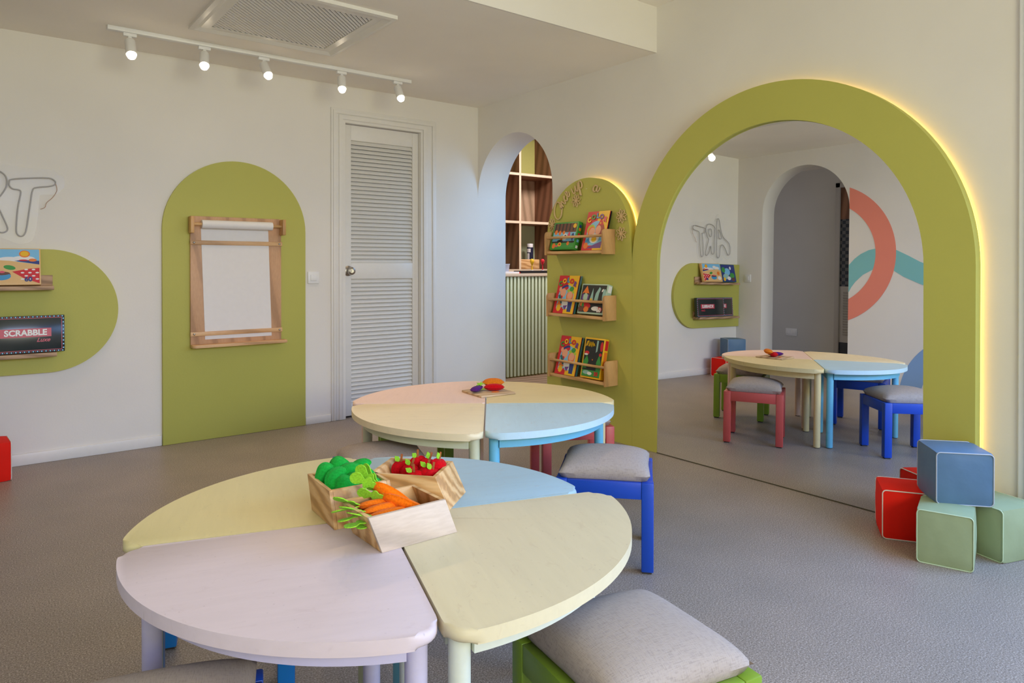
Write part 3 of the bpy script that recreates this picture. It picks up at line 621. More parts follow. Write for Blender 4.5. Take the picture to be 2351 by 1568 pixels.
for k, z in (('navy', .155), ('orange', .135), ('red', .10), ('sky', .06), ('white', .02)): box('side_print', (.1174, .009, z-.009), (.1182, .027, z+.009), artmat(k), g)
g = rackbox('puzzle_box', 'pale green edged puzzle box with a dark picture in the middle rack', 'puzzle box', 1.460, Z2, .225, .190, .040, 'mint')
A = Art(); A.rect('dark', -.105, .010, .105, .182)
A.poly('orange', [(-.10, .125), (-.065, .178), (-.035, .125), (-.05, .132), (-.065, .122), (-.08, .134)]); A.ell('mint', -.065, .105, .022, .024); A.poly('purple', [(-.095, .125), (-.085, .125), (-.085, .06), (-.10, .06)]); A.poly('purple', [(-.045, .122), (-.035, .122), (-.04, .06), (-.052, .06)])
A.poly('paleteal', [(-.03, .07), (-.008, .165), (.008, .07)]); A.poly('paleteal', [(.012, .07), (.02, .13), (.045, .172), (.058, .16), (.048, .13), (.045, .07)]); A.ell('yellow', -.012, .085, .010, .015); A.ell('white', .075, .15, .006, .011, rot=-.5); A.ell('red', -.055, .065, .016, .018); A.ell('red', -.035, .05, .028, .018); A.ell('orange', -.09, .06, .012, .014); A.ell('green', -.075, .05, .010, .02)
A.ell('brown', -.085, .03, .028, .016); A.ell('orange', -.04, .028, .022, .018); A.ell('white', .04, .035, .035, .014); A.ell('red', .075, .030, .022, .016); A.ell('paleteal', .092, .12, .014, .04); A.done(g)
text_obj('lettering', '60', .036, artmat('white'), g, (.072, -.0018, .026), bold=.0016)
bm = bmesh.new(); add_box(bm, (.1125, .006, .14), (.1132, .034, .182)); finish('side_print', bm, artmat('white'), g)
g = rackbox('puzzle_box', 'yellow edged puzzle box with a black night picture in the bottom rack', 'puzzle box', 1.462, Z3, .175, .250, .034, 'yellow', R(11.5))
A = Art(); A.rect('dark', -.078, .010, .078, .240); A.poly('green', [(-.078, .10), (-.05, .14), (-.03, .10), (-.04, .06), (-.078, .06)]); A.poly('green', [(.035, .10), (.055, .15), (.078, .09), (.078, .045), (.04, .05)]); A.poly('paleteal', [(.02, .235), (.035, .235), (.032, .17), (.02, .16)]); A.ell('red', -.055, .155, .02, .012); A.ell('white', -.06, .145, .016, .006); A.ell('red', .065, .20, .012, .03); A.ell('red', .062, .15, .012, .01)
A.poly('dark', [(-.045, .06), (-.01, .19), (.01, .19), (.04, .06)]); A.ell('orange', .0, .115, .004, .004); A.poly('green', [(-.078, .012), (.078, .012), (.078, .05), (-.078, .05)]); A.ell('paleteal', -.04, .035, .03, .012); A.ell('white', -.01, .03, .02, .01); A.done(g)
zz = [(-.070, .195), (-.060, .225), (-.050, .230), (-.058, .200), (-.044, .196), (-.040, .224), (-.034, .196), (-.028, .222), (-.020, .194), (-.014, .224), (-.006, .198), (-.002, .216), (.006, .200)]
bm = bmesh.new(); add_tube(bm, [(x, -.0020, z) for x, z in zz], .0026, 6); finish('title_scrawl', bm, artmat('yellow'), g)
text_obj('lettering', '30', .034, artmat('red'), g, (.045, -.0018, .030), bold=.0012)
box('side_print', (.0873, .005, .06), (.0882, .03, .17), artmat('orange'), g); box('side_print', (.0873, .005, .18), (.0882, .03, .24), artmat('red'), g)

# ---------------------------------------------------------------- reception room seen through the archway
SLAT = plain('pale_sage_slats', (.62, .70, .46), .5); OLIVE = plain('olive_backing', (.20, .17, .03), .7)
ct = thing('reception_counter', 'counter with vertical pale green slats and a light wood top, behind the archway', 'counter', (.55, .70, 0))
W = 1.75
box('cabinet_body', (0, .012, .001), (W, .42, .965), OLIVE, ct)
bm = bmesh.new(); ns = int(W/.0436)
for i in range(ns): add_box(bm, (i*.0436+.006, -.006, .012), (i*.0436+.032, .0125, .963), 0, .004)
finish('slat_cladding', bm, SLAT, ct, True, auto=R(40))
box('counter_top', (-.01, -.015, .965), (W+.01, .44, .993), CREAMW, ct, .002)
un = thing('cubby_shelf_unit', 'tall walnut and cream cubby shelves on the wall behind the counter', 'shelf unit', (.45, 1.26, 0))
ux = [0, .475, .963, 1.45, 1.94]; uz = [.55, 1.005, 1.516, 2.025, 2.50]
bm = bmesh.new()
for x in ux: add_box(bm, (x-.0005, .004, .001), (x+.0255, .345, 2.50))
finish('upright', bm, WALNUT, un)
bm = bmesh.new()
for x in ux: add_box(bm, (x, 0, .001), (x+.025, .0045, 2.50))
for z in uz: add_box(bm, (0, -.002, z), (1.965, .0045, z+.026))
finish('edge_banding', bm, CREAMW, un)
bm = bmesh.new()
for z in uz: add_box(bm, (0, .004, z+.0005), (1.965, .345, z+.0255))
finish('shelf_board', bm, WALNUT, un)
GRL = plain('pale_green_back', (.52, .62, .38), .5); GRY = plain('yellow_green_back', (.56, .56, .16), .5)
bks = [('back_panel', GRL, .025, 1.94, .001, 1.516, None), ('back_panel', OAKL, .025, 1.94, 1.54, 2.025, None), ('back_panel', GRY, .025, 1.94, 2.05, 2.50, None)]
for nme, m_, x0, x1, z0, z1, _ in bks: box(nme, (x0, .335, z0), (x1, .345, z1), m_, un)
# things on the counter and shelf
t = thing('patterned_flask', 'tall navy and white cylindrical flask on the cubby shelf', 'bottle', (1.722, 1.46, 1.0312))
bm = bmesh.new(); add_lathe(bm, [(0, 0), (.034, 0), (.036, .004), (.036, .235), (.034, .24), (0, .24)], 26); finish('body', bm, plain('navy_lacquer', (.012, .016, .045), .25), t, True, auto=R(40))
bm = bmesh.new(); add_lathe(bm, [(0, .24), (.034, .24), (.035, .245), (.035, .275), (.031, .280), (0, .280)], 26); finish('lid', bm, WHITE, t, True, auto=R(40))
bm = bmesh.new()
for z0, z1, a0_, a1_ in ((.185, .225, 150, 245), (.09, .175, 150, 222)):
    P = [(math.cos(R(a))*.0366, math.sin(R(a))*.0366) for a in range(a0_, a1_+1, 7)]
    for (xa, ya), (xb, yb) in zip(P, P[1:]): bm.faces.new([bm.verts.new(q) for q in ((xa, ya, z0), (xb, yb, z0), (xb, yb, z1), (xa, ya, z1))])
finish('white_pattern', bm, WHITE, t)
o = box('wooden_box', (-.13, -.05, 0), (.13, .05, .105), PINE, None, .003, loc=(1.5735, 1.325, 1.0318)); tag(o, 'small orange wooden box in the cubby behind the counter', 'box')
def pinn(loc, key, label):
    t = thing('push_pin_holder', label, 'pin', loc, 0, 'pin-shaped holders on the black tray'); c = plain('plastic_'+key, ART[key], .35)
    bm = bmesh.new(); add_lathe(bm, [(0, 0), (.009, 0), (.0075, .006), (.0055, .05), (.006, .055)], 16); finish('stem', bm, c, t, True, auto=R(50))
    bm = bmesh.new(); add_lathe(bm, [(.006, .052), (.010, .062), (.018, .078), (.021, .092), (.019, .106), (.010, .115), (0, .117)], 20); finish('head', bm, c, t, True)
    bm = bmesh.new(); add_lathe(bm, [(0, 0), (.016, 0), (.016, .004), (.009, .006)], 18); finish('foot', bm, WHITE, t, True, auto=R(40))
pinn((1.190, .775, 1.0195), 'yellow', 'yellow pin-shaped holder standing on the black tray'); pinn((1.325, .775, 1.0195), 'red', 'red pin-shaped holder standing on the black tray')
o = prism('black_tray', [(-.215, -.055), (.24, -.055), (.24, .06), (-.215, .06)], 0, .0255, plain('black_card', (.01, .01, .012), .4), None, 'XY', .003); o.location = (1.215, .765, .9935); tag(o, 'low black tray on the counter behind the archway', 'tray')
o = thing('open_magazine', 'open white magazine with a red edge lying on the left of the counter', 'magazine', (.845, .765, .9935))
box('pages', (-.12, -.06, 0), (.13, .06, .017), plain('white_drawing_paper', (.8, .78, .76), .8), o, .001); box('red_cover_edge', (.13, -.06, 0), (.142, .06, .013), artmat('red'), o)
t = thing('plastic_tub', 'translucent pale blue plastic tub on the counter', 'tub', (1.03, 1.02, .9935)); bm = bmesh.new(); add_lathe(bm, [(0, 0), (.045, 0), (.056, .085), (.059, .087), (.059, .092), (.054, .092), (.044, .004), (0, .004)], 26); finish('tub_body', bm, plain('pale_blue_plastic', (.45, .55, .75), .3), t, True, auto=R(50))

# ---------------------------------------------------------------- track light and ceiling vent
tl = thing('track_light', 'white ceiling track with five lit spot heads near the back wall', 'track light', (0, -.40, HC))
box('track_rail', (-2.625, -.018, -.022), (-.835, .018, 0), WHITE, tl, .002)
BULB = emit('lit_bulb', (1.0, .84, .60), 14)
hx = [(-2.520, .04, 0), (-2.148, .05, .02), (-1.818, .04, 0), (-1.330, .05, .06), (-.932, .0, .07)]
for i, (x, ty, tz) in enumerate(hx):
    h = bpy.data.objects.new('lamp_head', None); COL.objects.link(h); h.parent = tl; h.location = (x, 0, -.022)
    lean = R(30+4*(i % 3)); Mr = Matrix.Translation((0, 0, -.040)) @ Matrix.Rotation(-lean, 4, 'X') @ Matrix.Rotation(R([0, 8, -4, 10, 3][i]), 4, 'Y')
    bm = bmesh.new(); add_box(bm, (-.032, -.012, -.018), (.032, .012, 0), 0, .003); add_box(bm, (-.008, -.008, -.042), (.008, .008, -.016))
    add_lathe(bm, [(0, 0), (.024, 0), (.026, -.004), (.026, -.095), (.022, -.095), (.020, -.085), (0, -.085)][::-1], 26, 0, Mr)
    finish('lamp_shade', bm, WHITE, h, True, auto=R(40))
    bm = bmesh.new(); add_lathe(bm, [(0, -.086), (.020, -.088), (.024, -.100), (.019, -.114), (0, -.120)][::-1], 22, 0, Mr); finish('bulb', bm, BULB, h, True)
    dv = (Mr.to_3x3() @ Vector((0, 0, -1))); base = Vector((x, -.40, HC-.022)) + Mr @ Vector((0, 0, -.128))
    lamp('track_spot', 'SPOT', base, 15, (1.0, .70, .43), base+dv, spot_size=R(140), spot_blend=.9, shadow_soft_size=.03)
vt = thing('ceiling_vent', 'square white ceiling vent with a diagonal grille beside the track light', 'vent', (-1.892, -1.045, HC))
S0, S1, S2 = .397, .36, .305
bm = bmesh.new()
def ringsq(bm, a, za, b_, zb):
    A = [bm.verts.new(q) for q in ((-a, -a, za), (a, -a, za), (a, a, za), (-a, a, za))]; B = [bm.verts.new(q) for q in ((-b_, -b_, zb), (b_, -b_, zb), (b_, b_, zb), (-b_, b_, zb))]
    for i in range(4): bm.faces.new((A[i], A[(i+1) % 4], B[(i+1) % 4], B[i]))
ringsq(bm, S0, 0, S0, -.018); ringsq(bm, S0, -.018, S0-.022, -.022); ringsq(bm, S0-.022, -.022, S1-.012, -.010); ringsq(bm, S1-.012, -.010, S2, -.012); ringsq(bm, S2, -.012, S2, -.001)
bmesh.ops.remove_doubles(bm, verts=bm.verts, dist=1e-5)
VW = plain('vent_white_enamel', (.78, .76, .70), .28)
finish('vent_frame', bm, VW, vt, True, auto=R(20))
box('vent_shade_sheet', (-S2, -S2, -.0015), (S2, S2, -.0005), plain('dark_duct', (.05, .045, .04), .9), vt)  # dark sheet in place of the unlit duct, shade put into its colour
bm = bmesh.new(); nsl = 44; stp = 2*S2*2/nsl/1.0
for i in range(1, nsl):
    c = -2*S2+i*4*S2/nsl   # line y - x = c
    x0 = max(-S2, -S2-c); x1 = min(S2, S2-c)
    if x1-x0 < .01: continue
    ctr = Vector(((x0+x1)/2, (x0+x1)/2+c, -.008)); Lh = (x1-x0)*math.sqrt(2)/2-.001
    add_box(bm, (-Lh, -.0062, -.0009), (Lh, .0062, .0009), M=Matrix.Translation(ctr) @ Matrix.Rotation(R(45), 4, 'Z') @ Matrix.Rotation(R(-28), 4, 'X'))
finish('vent_grille', bm, VW, vt)

# ---------------------------------------------------------------- quarter-round tables
TH = .4746
def sector_outline(Rr, c=.045, gap=.003, rc=.012):
    """quarter sector in +x/+y quadrant, rounded corners"""
    P = []
    def rounded(corner, d1, d2, r, n=6):
        a = Vector(corner)+Vector(d1)*r; b_ = Vector(corner)+Vector(d2)*r; co = Vector(corner); return [tuple(((1-t)**2*a+2*(1-t)*t*co+t*t*b_)) for t in [i/n for i in range(n+1)]]
    P += rounded((gap, gap), (0, 1), (1, 0), rc)
    al = c*1.25/Rr
    al = c*1.45/Rr; ex, ey = Rr*math.cos(al), Rr*math.sin(al)
    bz = [((1-t)**2*(Rr-c*1.3)+2*(1-t)*t*(Rr*1.001)+t*t*ex, (1-t)**2*gap+2*(1-t)*t*gap+t*t*ey) for t in [i/8 for i in range(9)]]
    P += bz[:-1]
    P += [(Rr*math.cos(t), Rr*math.sin(t)) for t in [al+(math.pi/2-2*al)*i/28 for i in range(29)]]
    P += [(y, x) for x, y in bz[::-1]][1:]
    return P
def quarter(center, ang, Rr, mats, label, group):
    t = thing('quarter_round_table', label, 'table', (center[0], center[1], 0), ang, group)
    top_m, leg_m = mats
    bm = bmesh.new(); add_prism(bm, sector_outline(Rr), TH-.025, TH, 0, 'XY', .0105, 3); finish('tabletop', bm, top_m, t, True, auto=R(35))
    za, zb = TH-.063, TH-.0252; ra = Rr-.043
    bm = bmesh.new(); n_ = 26; a_ = R(6.2); o_ = [(ra*math.cos(a_+(math.pi/2-2*a_)*i/n_), ra*math.sin(a_+(math.pi/2-2*a_)*i/n_)) for i in range(n_+1)]; i_ = [(x*(ra-.016)/ra, y*(ra-.016)/ra) for x, y in o_]
    add_prism(bm, o_+i_[::-1], za, zb, 0, 'XY'); finish('curved_apron', bm, leg_m, t, True, auto=R(35))
    box('straight_apron', (.07, .018, za), (Rr-.09, .032, zb), leg_m, t); box('straight_apron', (.018, .07, za), (.032, Rr-.09, zb), leg_m, t)
    lr = .0195
    for (x, y) in ((.042, .042), (Rr-.064, .036), (.036, Rr-.064)):
        bm = bmesh.new(); add_lathe(bm, [(0, .004), (lr-.002, .004), (lr, .008), (lr, zb), (0, zb)], 28); l_ = finish('leg', bm, leg_m, t, True, auto=R(40)); l_.location = (x, y, 0)
        bm = bmesh.new(); add_lathe(bm, [(0, 0), (lr-.004, 0), (lr-.003, .0045), (0, .0045)], 18); finish('foot_pad', bm, plain('dark_glide', (.04, .035, .03), .7), l_, True, auto=R(40))
    return t
def pm(nm, c, am=.35, wear=(.45, .30, .18)): return (painted(nm+'_top', c, wear, am), painted(nm+'_leg', sh(c, .96), wear, .1, .45))
CREAM = pm('pale_cream', (.70, .615, .40)); LILAC = pm('pale_lilac', (.66, .555, .57), .3, (.42, .3, .3)); SKY = pm('light_blue', (.365, .53, .60)); YEL = pm('pale_yellow', (.67, .57, .265), .4, (.5, .45, .2))
YEL2 = pm('soft_yellow', (.80, .65, .33)); PINK = pm('pale_pink', (.86, .62, .50)); CREAM2 = pm('warm_cream', (.88, .73, .45)); SKY2 = pm('sky_blue', (.54, .72, .77))
for mp_, c in ((SKY, (.22, .55, .72)), (SKY2, (.16, .50, .70)), (YEL, (.56, .60, .36)), (LILAC, (.60, .55, .70)), (CREAM, (.70, .72, .62)), (CREAM2, (.62, .62, .38)), (YEL2, (.55, .55, .30)), (PINK, (.5, .42, .52))):
    pass
def leg2(mp, nm, c): return (mp[0], painted(nm, c, (.3, .25, .2), .1, .45))
SKY = leg2(SKY, 'light_blue_leg_paint', (.20, .53, .68)); SKY2 = leg2(SKY2, 'sky_blue_leg_paint', (.17, .52, .70)); YEL = leg2(YEL, 'yellow_leg_paint', (.52, .55, .32)); LILAC = leg2(LILAC, 'lilac_leg_paint', (.56, .52, .68)); CREAM = leg2(CREAM, 'cream_leg_paint', (.68, .72, .62)); CREAM2 = leg2(CREAM2, 'warm_cream_leg_paint', (.64, .64, .42))
T1, T1A = (-2.4117, -3.0752), -.310; T2, T2A = (-1.4286, -2.1041), -.6304
Hp = math.pi/2; G1, G2 = 'quarter tables forming the near round table', 'quarter tables forming the far round table'
quarter(T1, T1A, .520, SKY, 'light blue quarter table of the near group, with the crate of apples on it', G1)
quarter(T1, T1A+Hp, .567, YEL, 'pale yellow quarter table at the far left of the near group', G1)
quarter(T1, T1A+2*Hp, .560, LILAC, 'pale lilac quarter table at the front of the near group', G1)
quarter(T1, T1A+3*Hp, .575, CREAM, 'pale cream quarter table at the front right of the near group', G1)
quarter(T2, T2A, .570, YEL2, 'soft yellow quarter table at the back right of the far group', G2)
quarter(T2, T2A+Hp, .585, PINK, 'pale pink quarter table at the back left of the far group', G2)
quarter(T2, T2A+2*Hp, .566, CREAM2, 'warm cream quarter table at the front left of the far group', G2)
quarter(T2, T2A+3*Hp, .550, SKY2, 'sky blue quarter table at the front right of the far group', G2)

# ---------------------------------------------------------------- stools
SS, SH_, LW = .3426, .3155, .042
LINEN = fabric('grey_beige_linen', (.42, .355, .31))
def cushion_bm(S, crown=.056, base=.020):
    bm = bmesh.new(); n = 22; top = {}; bot = {}
    for i in range(n+1):
        for j in range(n+1):
            u = -1+2*i/n; v = -1+2*j/n
            # concentrate rows near the border
            uu_ = math.copysign(abs(u)**.75, u); vv_ = math.copysign(abs(v)**.75, v)
            e = max(0, (1-abs(uu_)**4.5)*(1-abs(vv_)**4.5)); pin = 1-.035*(1-abs(uu_*vv_))*(max(abs(uu_), abs(vv_))**4)
            x, y = S/2*uu_*pin, S/2*vv_*pin
            zt = base+crown*(.62*e**.40+.38*(1-uu_*uu_)*(1-vv_*vv_)); zb = base-base*min(1, e*9)**.5
            top[i, j] = bm.verts.new((x, y, zt))
            bot[i, j] = top[i, j] if i in (0, n) or j in (0, n) else bm.verts.new((x, y, zb))
    for i in range(n):
        for j in range(n):
            bm.faces.new((top[i, j], top[i+1, j], top[i+1, j+1], top[i, j+1])); q = (bot[i, j], bot[i, j+1], bot[i+1, j+1], bot[i+1, j]); bm.faces.new(q)
    return bm
def make_stool(label, paint):
    t = thing('padded_stool', label, 'stool', (0, 0, 0), 0, 'padded stools around the round tables'); h = SS/2
    for a, b_ in ((-1, -1), (1, -1), (1, 1), (-1, 1)):
        x0, x1 = sorted((a*h, a*(h-LW))); y0, y1 = sorted((b_*h, b_*(h-LW)))
        l_ = box('leg', (x0, y0, .006), (x1, y1, SH_), paint, t, .004)
        box('foot_pad', (x0+.006, y0+.006, 0), (x1-.006, y1-.006, .0065), plain('dark_glide', (.04, .035, .03), .7), l_)
    q = h-LW
    for (lo, hi) in (((-q, -h+.002), (q, -h+.024)), ((-q, h-.024), (q, h-.002)), ((-h+.002, -q), (-h+.024, q)), ((h-.024, -q), (h-.002, q))):
        box('seat_rail', (lo[0], lo[1], SH_-.058), (hi[0], hi[1], SH_-.001), paint, t, .002)
    box('seat_board', (-h+.024, -h+.024, SH_-.018), (h-.024, h-.024, SH_-.002), paint, t)
    c = finish('cushion', cushion_bm(SS-.022), LINEN, t, True, auto=R(55)); c.location = (0, 0, SH_-.001)
    return t
def spaint(nm, c): return painted(nm, c, sh(c, .55), .5, .38, .03)
BLUE = spaint('cobalt_blue_paint', (.006, .060, .44)); RED = spaint('coral_red_paint', (.56, .085, .075)); LIME = spaint('leaf_green_paint', (.20, .33, .025)); AZURE = spaint('azure_blue_paint', (.01, .20, .62))  # last one: the blue with window light put into its colour
s0 = make_stool('blue stool with a linen cushion at the right of the near table, facing the mirror', BLUE)
s0.location = (-1.315, -2.719, 0); s0.rotation_euler = (0, 0, R(-48.2))
def stool(x, y, r, mat, label):
    s = dup(s0, (x, y, 0), R(r), label)
    recolor(s, {'leg': mat, 'seat_rail': mat, 'seat_board': mat}); return s
stool(-.871, -2.037, -29.1, RED, 'coral red stool tucked behind the far table, nearest the book arch')
stool(-1.46, -1.545, -25.2, LIME, 'leaf green stool behind the far table, on the door side')
stool(-1.956, -2.166, -19.1, BLUE, 'blue stool left of the far table, mostly hidden behind the near table')
stool(-2.180, -3.640, -10, LIME, 'leaf green stool with a linen cushion in the front right foreground')
stool(-2.976, -3.36, -18, BLUE, 'blue stool in the bottom left foreground, cut off by the picture edge')
stool(-2.657, -2.622, -17.5, AZURE, 'blue stool hidden under the near table, painted brighter as if window-lit, only legs showing')

# ---------------------------------------------------------------- foam cubes
CS = .192
def cube_mesh(mat, pipe, puff=.012):
    bm = bmesh.new(); n = 8; h = CS/2
    r = bmesh.ops.create_cube(bm, size=CS); bmesh.ops.subdivide_edges(bm, edges=bm.edges, cuts=n, use_grid_fill=True)
    for v in bm.verts:
        c = v.co/h
        for ax in range(3):
            o1, o2 = c[(ax+1) % 3], c[(ax+2) % 3]
            if abs(abs(c[ax])-1) < 1e-4: 
                k = (1-o1*o1)*(1-o2*o2); v.co[ax] += math.copysign(puff*.5*k, c[ax])
        cn = sum(1 for ax in range(3) if abs(abs(c[ax])-1) < 1e-4)
        if cn >= 2: v.co *= .985
        if cn == 3: v.co *= .98
    for v in bm.verts:
        v.co.z = max(-h, v.co.z); v.co += Vector((random.uniform(-1, 1), random.uniform(-1, 1), 0))*.0006
        v.co.z += h
    return bm
def foam_cube(x, y, z, rz, mat, label, pipe, group='soft play cubes'):
    t = thing('foam_cube', label, 'soft cube', (x, y, z), rz, group)
    finish('cube_body', cube_mesh(mat, pipe), mat, t, True, auto=R(60))
    bm = bmesh.new(); h = CS/2*.982
    rr = .014
    sq = arc(h-rr, h-rr, rr, 0, 90, 4)+arc(-h+rr, h-rr, rr, 90, 180, 4)+arc(-h+rr, -h+rr, rr, 180, 270, 4)+arc(h-rr, -h+rr, rr, 270, 360, 4)
    add_tube(bm, [(-h-.0015, a, b_+CS/2) for a, b_ in sq], .0022, 6, True)
    finish('piping', bm, pipe, t, True)
    bm = bmesh.new(); add_tube(bm, [(h+.0015, a, b_+CS/2) for a, b_ in sq], .0022, 6, True); finish('piping', bm, pipe, t, True); return t
LR_, LG, LB = leather('orange_red_vinyl', (.80, .010, .001), .7), leather('mint_green_vinyl', (.32, .40, .24), .5), leather('blue_grey_vinyl', (.10, .19, .31), .42)
PW = plain('white_piping', (.75, .72, .65), .5); PG = plain('mint_piping', (.52, .66, .46), .4); PB = plain('grey_piping', (.42, .47, .54), .35)
def ang(e): return math.atan2(e[1], e[0])
foam_cube(-.235, -3.320, 0, ang((.85, .53)), LR_, 'orange-red soft cube with white piping beside the mirror, in the pile', PW)
fc = foam_cube(-.372, -3.520, 0, ang((.954, .30)), LG, 'mint green soft cube at the front of the pile, under the blue-grey one', PG); fc.scale = (1, .91, 1)
foam_cube(-.150, -3.606, 0, ang((.95, -.31)), LG, 'mint green soft cube at the right of the pile, cut off by the picture edge', PG)
cb = foam_cube(-.249, -3.500, CS+.0008, ang((.76, .65)), LB, 'blue-grey soft cube on top of the pile beside the mirror', PB)
foam_cube(-3.135, -.205, 0, R(4), LR_, 'orange-red soft cube at the far left picture edge, below the capsule board', PW)
foam_cube(-3.352, -.205, 0, R(-3), LR_, 'orange-red soft cube in the far corner under a blue one, seen only in the mirror', PW)
foam_cube(-3.270, -.205, CS+.0008, R(30), LB, 'blue-grey soft cube on red ones in the far corner, seen in the mirror', PB)

# ---------------------------------------------------------------- crates and felt food
def crate(loc, rz, L, W, H, S, label, pale=False, d=.009, flip=1):
    """slant-ended crate: long sides (+-y) are parallelograms; both ends lean the same way. local x: slant axis. origin bottom centre"""
    t = thing('wooden_crate', label, 'crate', (loc[0], loc[1], TH+.0003), rz, 'small pine crates on the near table'); hl, hw = L/2, W/2; s = -S*flip/2
    def X(x, z): return x-s*2*(z/H)*-1 if 0 else x+(z/H)*(-S*flip)
    par = [(-hl, 0), (hl, 0), (hl+(-S*flip), H), (-hl+(-S*flip), H)]
    ch = .006
    for y0, y1, mm in ((-hw, -hw+d, PINEPALE if pale else PINE), (hw-d, hw, PINE)):
        bm = bmesh.new(); add_prism(bm, par, y0, y1, 0, 'XZ', .0012); finish('side_board', bm, mm, t, True, auto=R(40))
    for x in (-hl, hl-d):
        bm = bmesh.new(); add_prism(bm, [(x, .0), (x+d, .0), (x+d-S*flip, H-.0005), (x-S*flip, H-.0005)], -hw+d, hw-d, 0, 'XZ', .0008); finish('end_board', bm, PINE, t, True, auto=R(40))
    bm = bmesh.new(); add_prism(bm, [(-hl+d, .001), (hl-d, .001), (hl-d-S*flip*.08, .007), (-hl+d-S*flip*.08, .007)], -hw+d, hw-d, 0, 'XZ'); finish('bottom_board', bm, PINE, t)
    return t
CH = .079
# carrots: front edge bottom (-2.521,-3.264)-(-2.335,-3.263)
ccx, ccy = -2.428, -3.194
crate((ccx, ccy), R(0.5), .186, .140, CH, .031, 'pine crate with a pale front board holding felt carrots, nearest the camera', True)
# greens: slanted along world y
gcx, gcy = -2.467, -3.013
crate((gcx+.0, gcy+.003), R(-94), .160, .150, CH, .034, 'pine crate of green felt vegetables, at the left of the three crates')
# apples
acx, acy = -2.268+.0585-.065, -3.143+.0435+.075
crate((acx, acy), R(-50), .172, .146, CH, .036, 'pine crate of red felt apples on the light blue table')

def pillow(outline, th, rim=.0025, nr=9, bias=2.3):
    """stuffed felt shape: outline r(theta) list of (x,y); origin inside; thickness th at centre; flat stitched rim"""
    bm = bmesh.new(); n = len(outline); rows = []
    for side in (1, -1):
        c = bm.verts.new((0, 0, side*th)); rings = []
        for k in range(1, nr+1):
            p_ = k/nr; z = side*th*max(0, 1-p_**bias)**.55
            if k == nr: z = side*.0006
            rings.append([bm.verts.new((x*p_, y*p_, z)) for x, y in outline])
        rings.append([bm.verts.new((x*(1+rim/max(1e-4, math.hypot(x, y))), y*(1+rim/max(1e-4, math.hypot(x, y))), side*.0006)) for x, y in outline])
        for i in range(n): bm.faces.new((c, rings[0][i], rings[0][(i+1) % n]))
        for a, b_ in zip(rings, rings[1:]):
            for i in range(n): bm.faces.new((a[i], a[(i+1) % n], b_[(i+1) % n], b_[i]))
        rows.append(rings[-1])
    for i in range(n): bm.faces.new((rows[0][i], rows[0][(i+1) % n], rows[1][(i+1) % n], rows[1][i]))
    return bm
def polar(f, n=44): return [(f(2*math.pi*i/n)*math.cos(2*math.pi*i/n), f(2*math.pi*i/n)*math.sin(2*math.pi*i/n)) for i in range(n)]
def flat(outline, th, bend=0):
    bm = bmesh.new(); add_prism(bm, outline, -th/2, th/2, 0, 'XY')
    return bm
FG, FR, FO, FL, FB, FP = felt('kelly_green_felt', (.014, .40, .045)), felt('red_felt', (.58, .003, .008)), felt('orange_felt', (.95, .18, .004)), felt('lime_felt', (.30, .66, .035)), felt('brown_felt', (.33, .10, .03)), felt('purple_felt', (.10, .015, .17))
# greens: plump lobed bean/broccoli cushions
gre = thing('felt_vegetable', 'x', 'felt vegetable', (0, 0, 0)); lob = polar(lambda a: .0275*(1+.10*math.cos(3*a)))
finish('felt_body', pillow(lob, .0165, bias=2.0), FG, gre, True)
bean_me = None
def bean_outline(n=44):
    P = []
    for i in range(n):
        a = 2*math.pi*i/n; u = math.cos(a); x = .036*u; w_ = .0185*abs(math.sin(a))**.85*(1+.18*u*u)
        P.append((x, math.copysign(w_, math.sin(a))-.011*(1-(u*1.15)**2)*-1-.006))
    return P
bean_me = {}
for kk, rr_ in ((1, 25), (2, 75), (3, -40)):
    bc, bs = math.cos(R(rr_)), math.sin(R(rr_))
    bt = finish('felt_body', pillow([(x*bc-y*bs, x*bs+y*bc) for x, y in bean_outline()], .0165, bias=2.0), FG, None, True); bean_me[kk] = bt.data; bpy.data.objects.remove(bt)
pos = [(-.050, .040, .096, -30, 60, 10, 0), (-.012, .046, .106, -45, 55, 0, 0), (-.044, -.004, .094, -20, 50, 10, 2), (-.006, .008, .102, -35, 45, -10, 1), (.036, .026, .096, -55, 55, 10, 2), (-.032, -.038, .082, -25, 55, 0, 0), (.008, -.030, .090, -40, 50, 15, 1), (.040, -.014, .086, -30, 60, 0, 3), (-.040, .018, .074, -35, 40, 0, 0), (.034, -.046, .076, -35, 40, 10, 1), (.0, -.005, .068, -35, 30, 0, 0), (.044, .006, .066, -35, 35, 0, 0)]
desc = ['at the back left corner of the heap', 'standing upright at the top of the heap', 'leaning at the left rim of the crate', 'on top in the middle of the heap', 'at the right side of the heap, towards the apples', 'at the front left of the heap', 'at the front middle, curved upwards', 'right of centre, half behind the carrot leaves', 'low at the left side of the crate', 'low at the front right corner', 'buried under the middle of the heap', 'low at the right rim of the crate']
for i, (x, y, z, a, b_, c, kd) in enumerate(pos):
    wx, wy = gcx+.004+x*.86, gcy+.030+y*.92
    if i == 0: o = gre; o.location = (wx, wy, TH+z-.012); o.rotation_euler = (R(b_), R(c), R(a)); o['label'] = 'green felt vegetable cushion '+desc[i]; o['group'] = 'green felt vegetables in the left crate'
    else: o = dup(gre, (wx, wy, TH+z-.012), (R(b_), R(c), R(a)), 'green felt vegetable cushion '+desc[i])
    if kd: o.children[0].data = bean_me[kd]
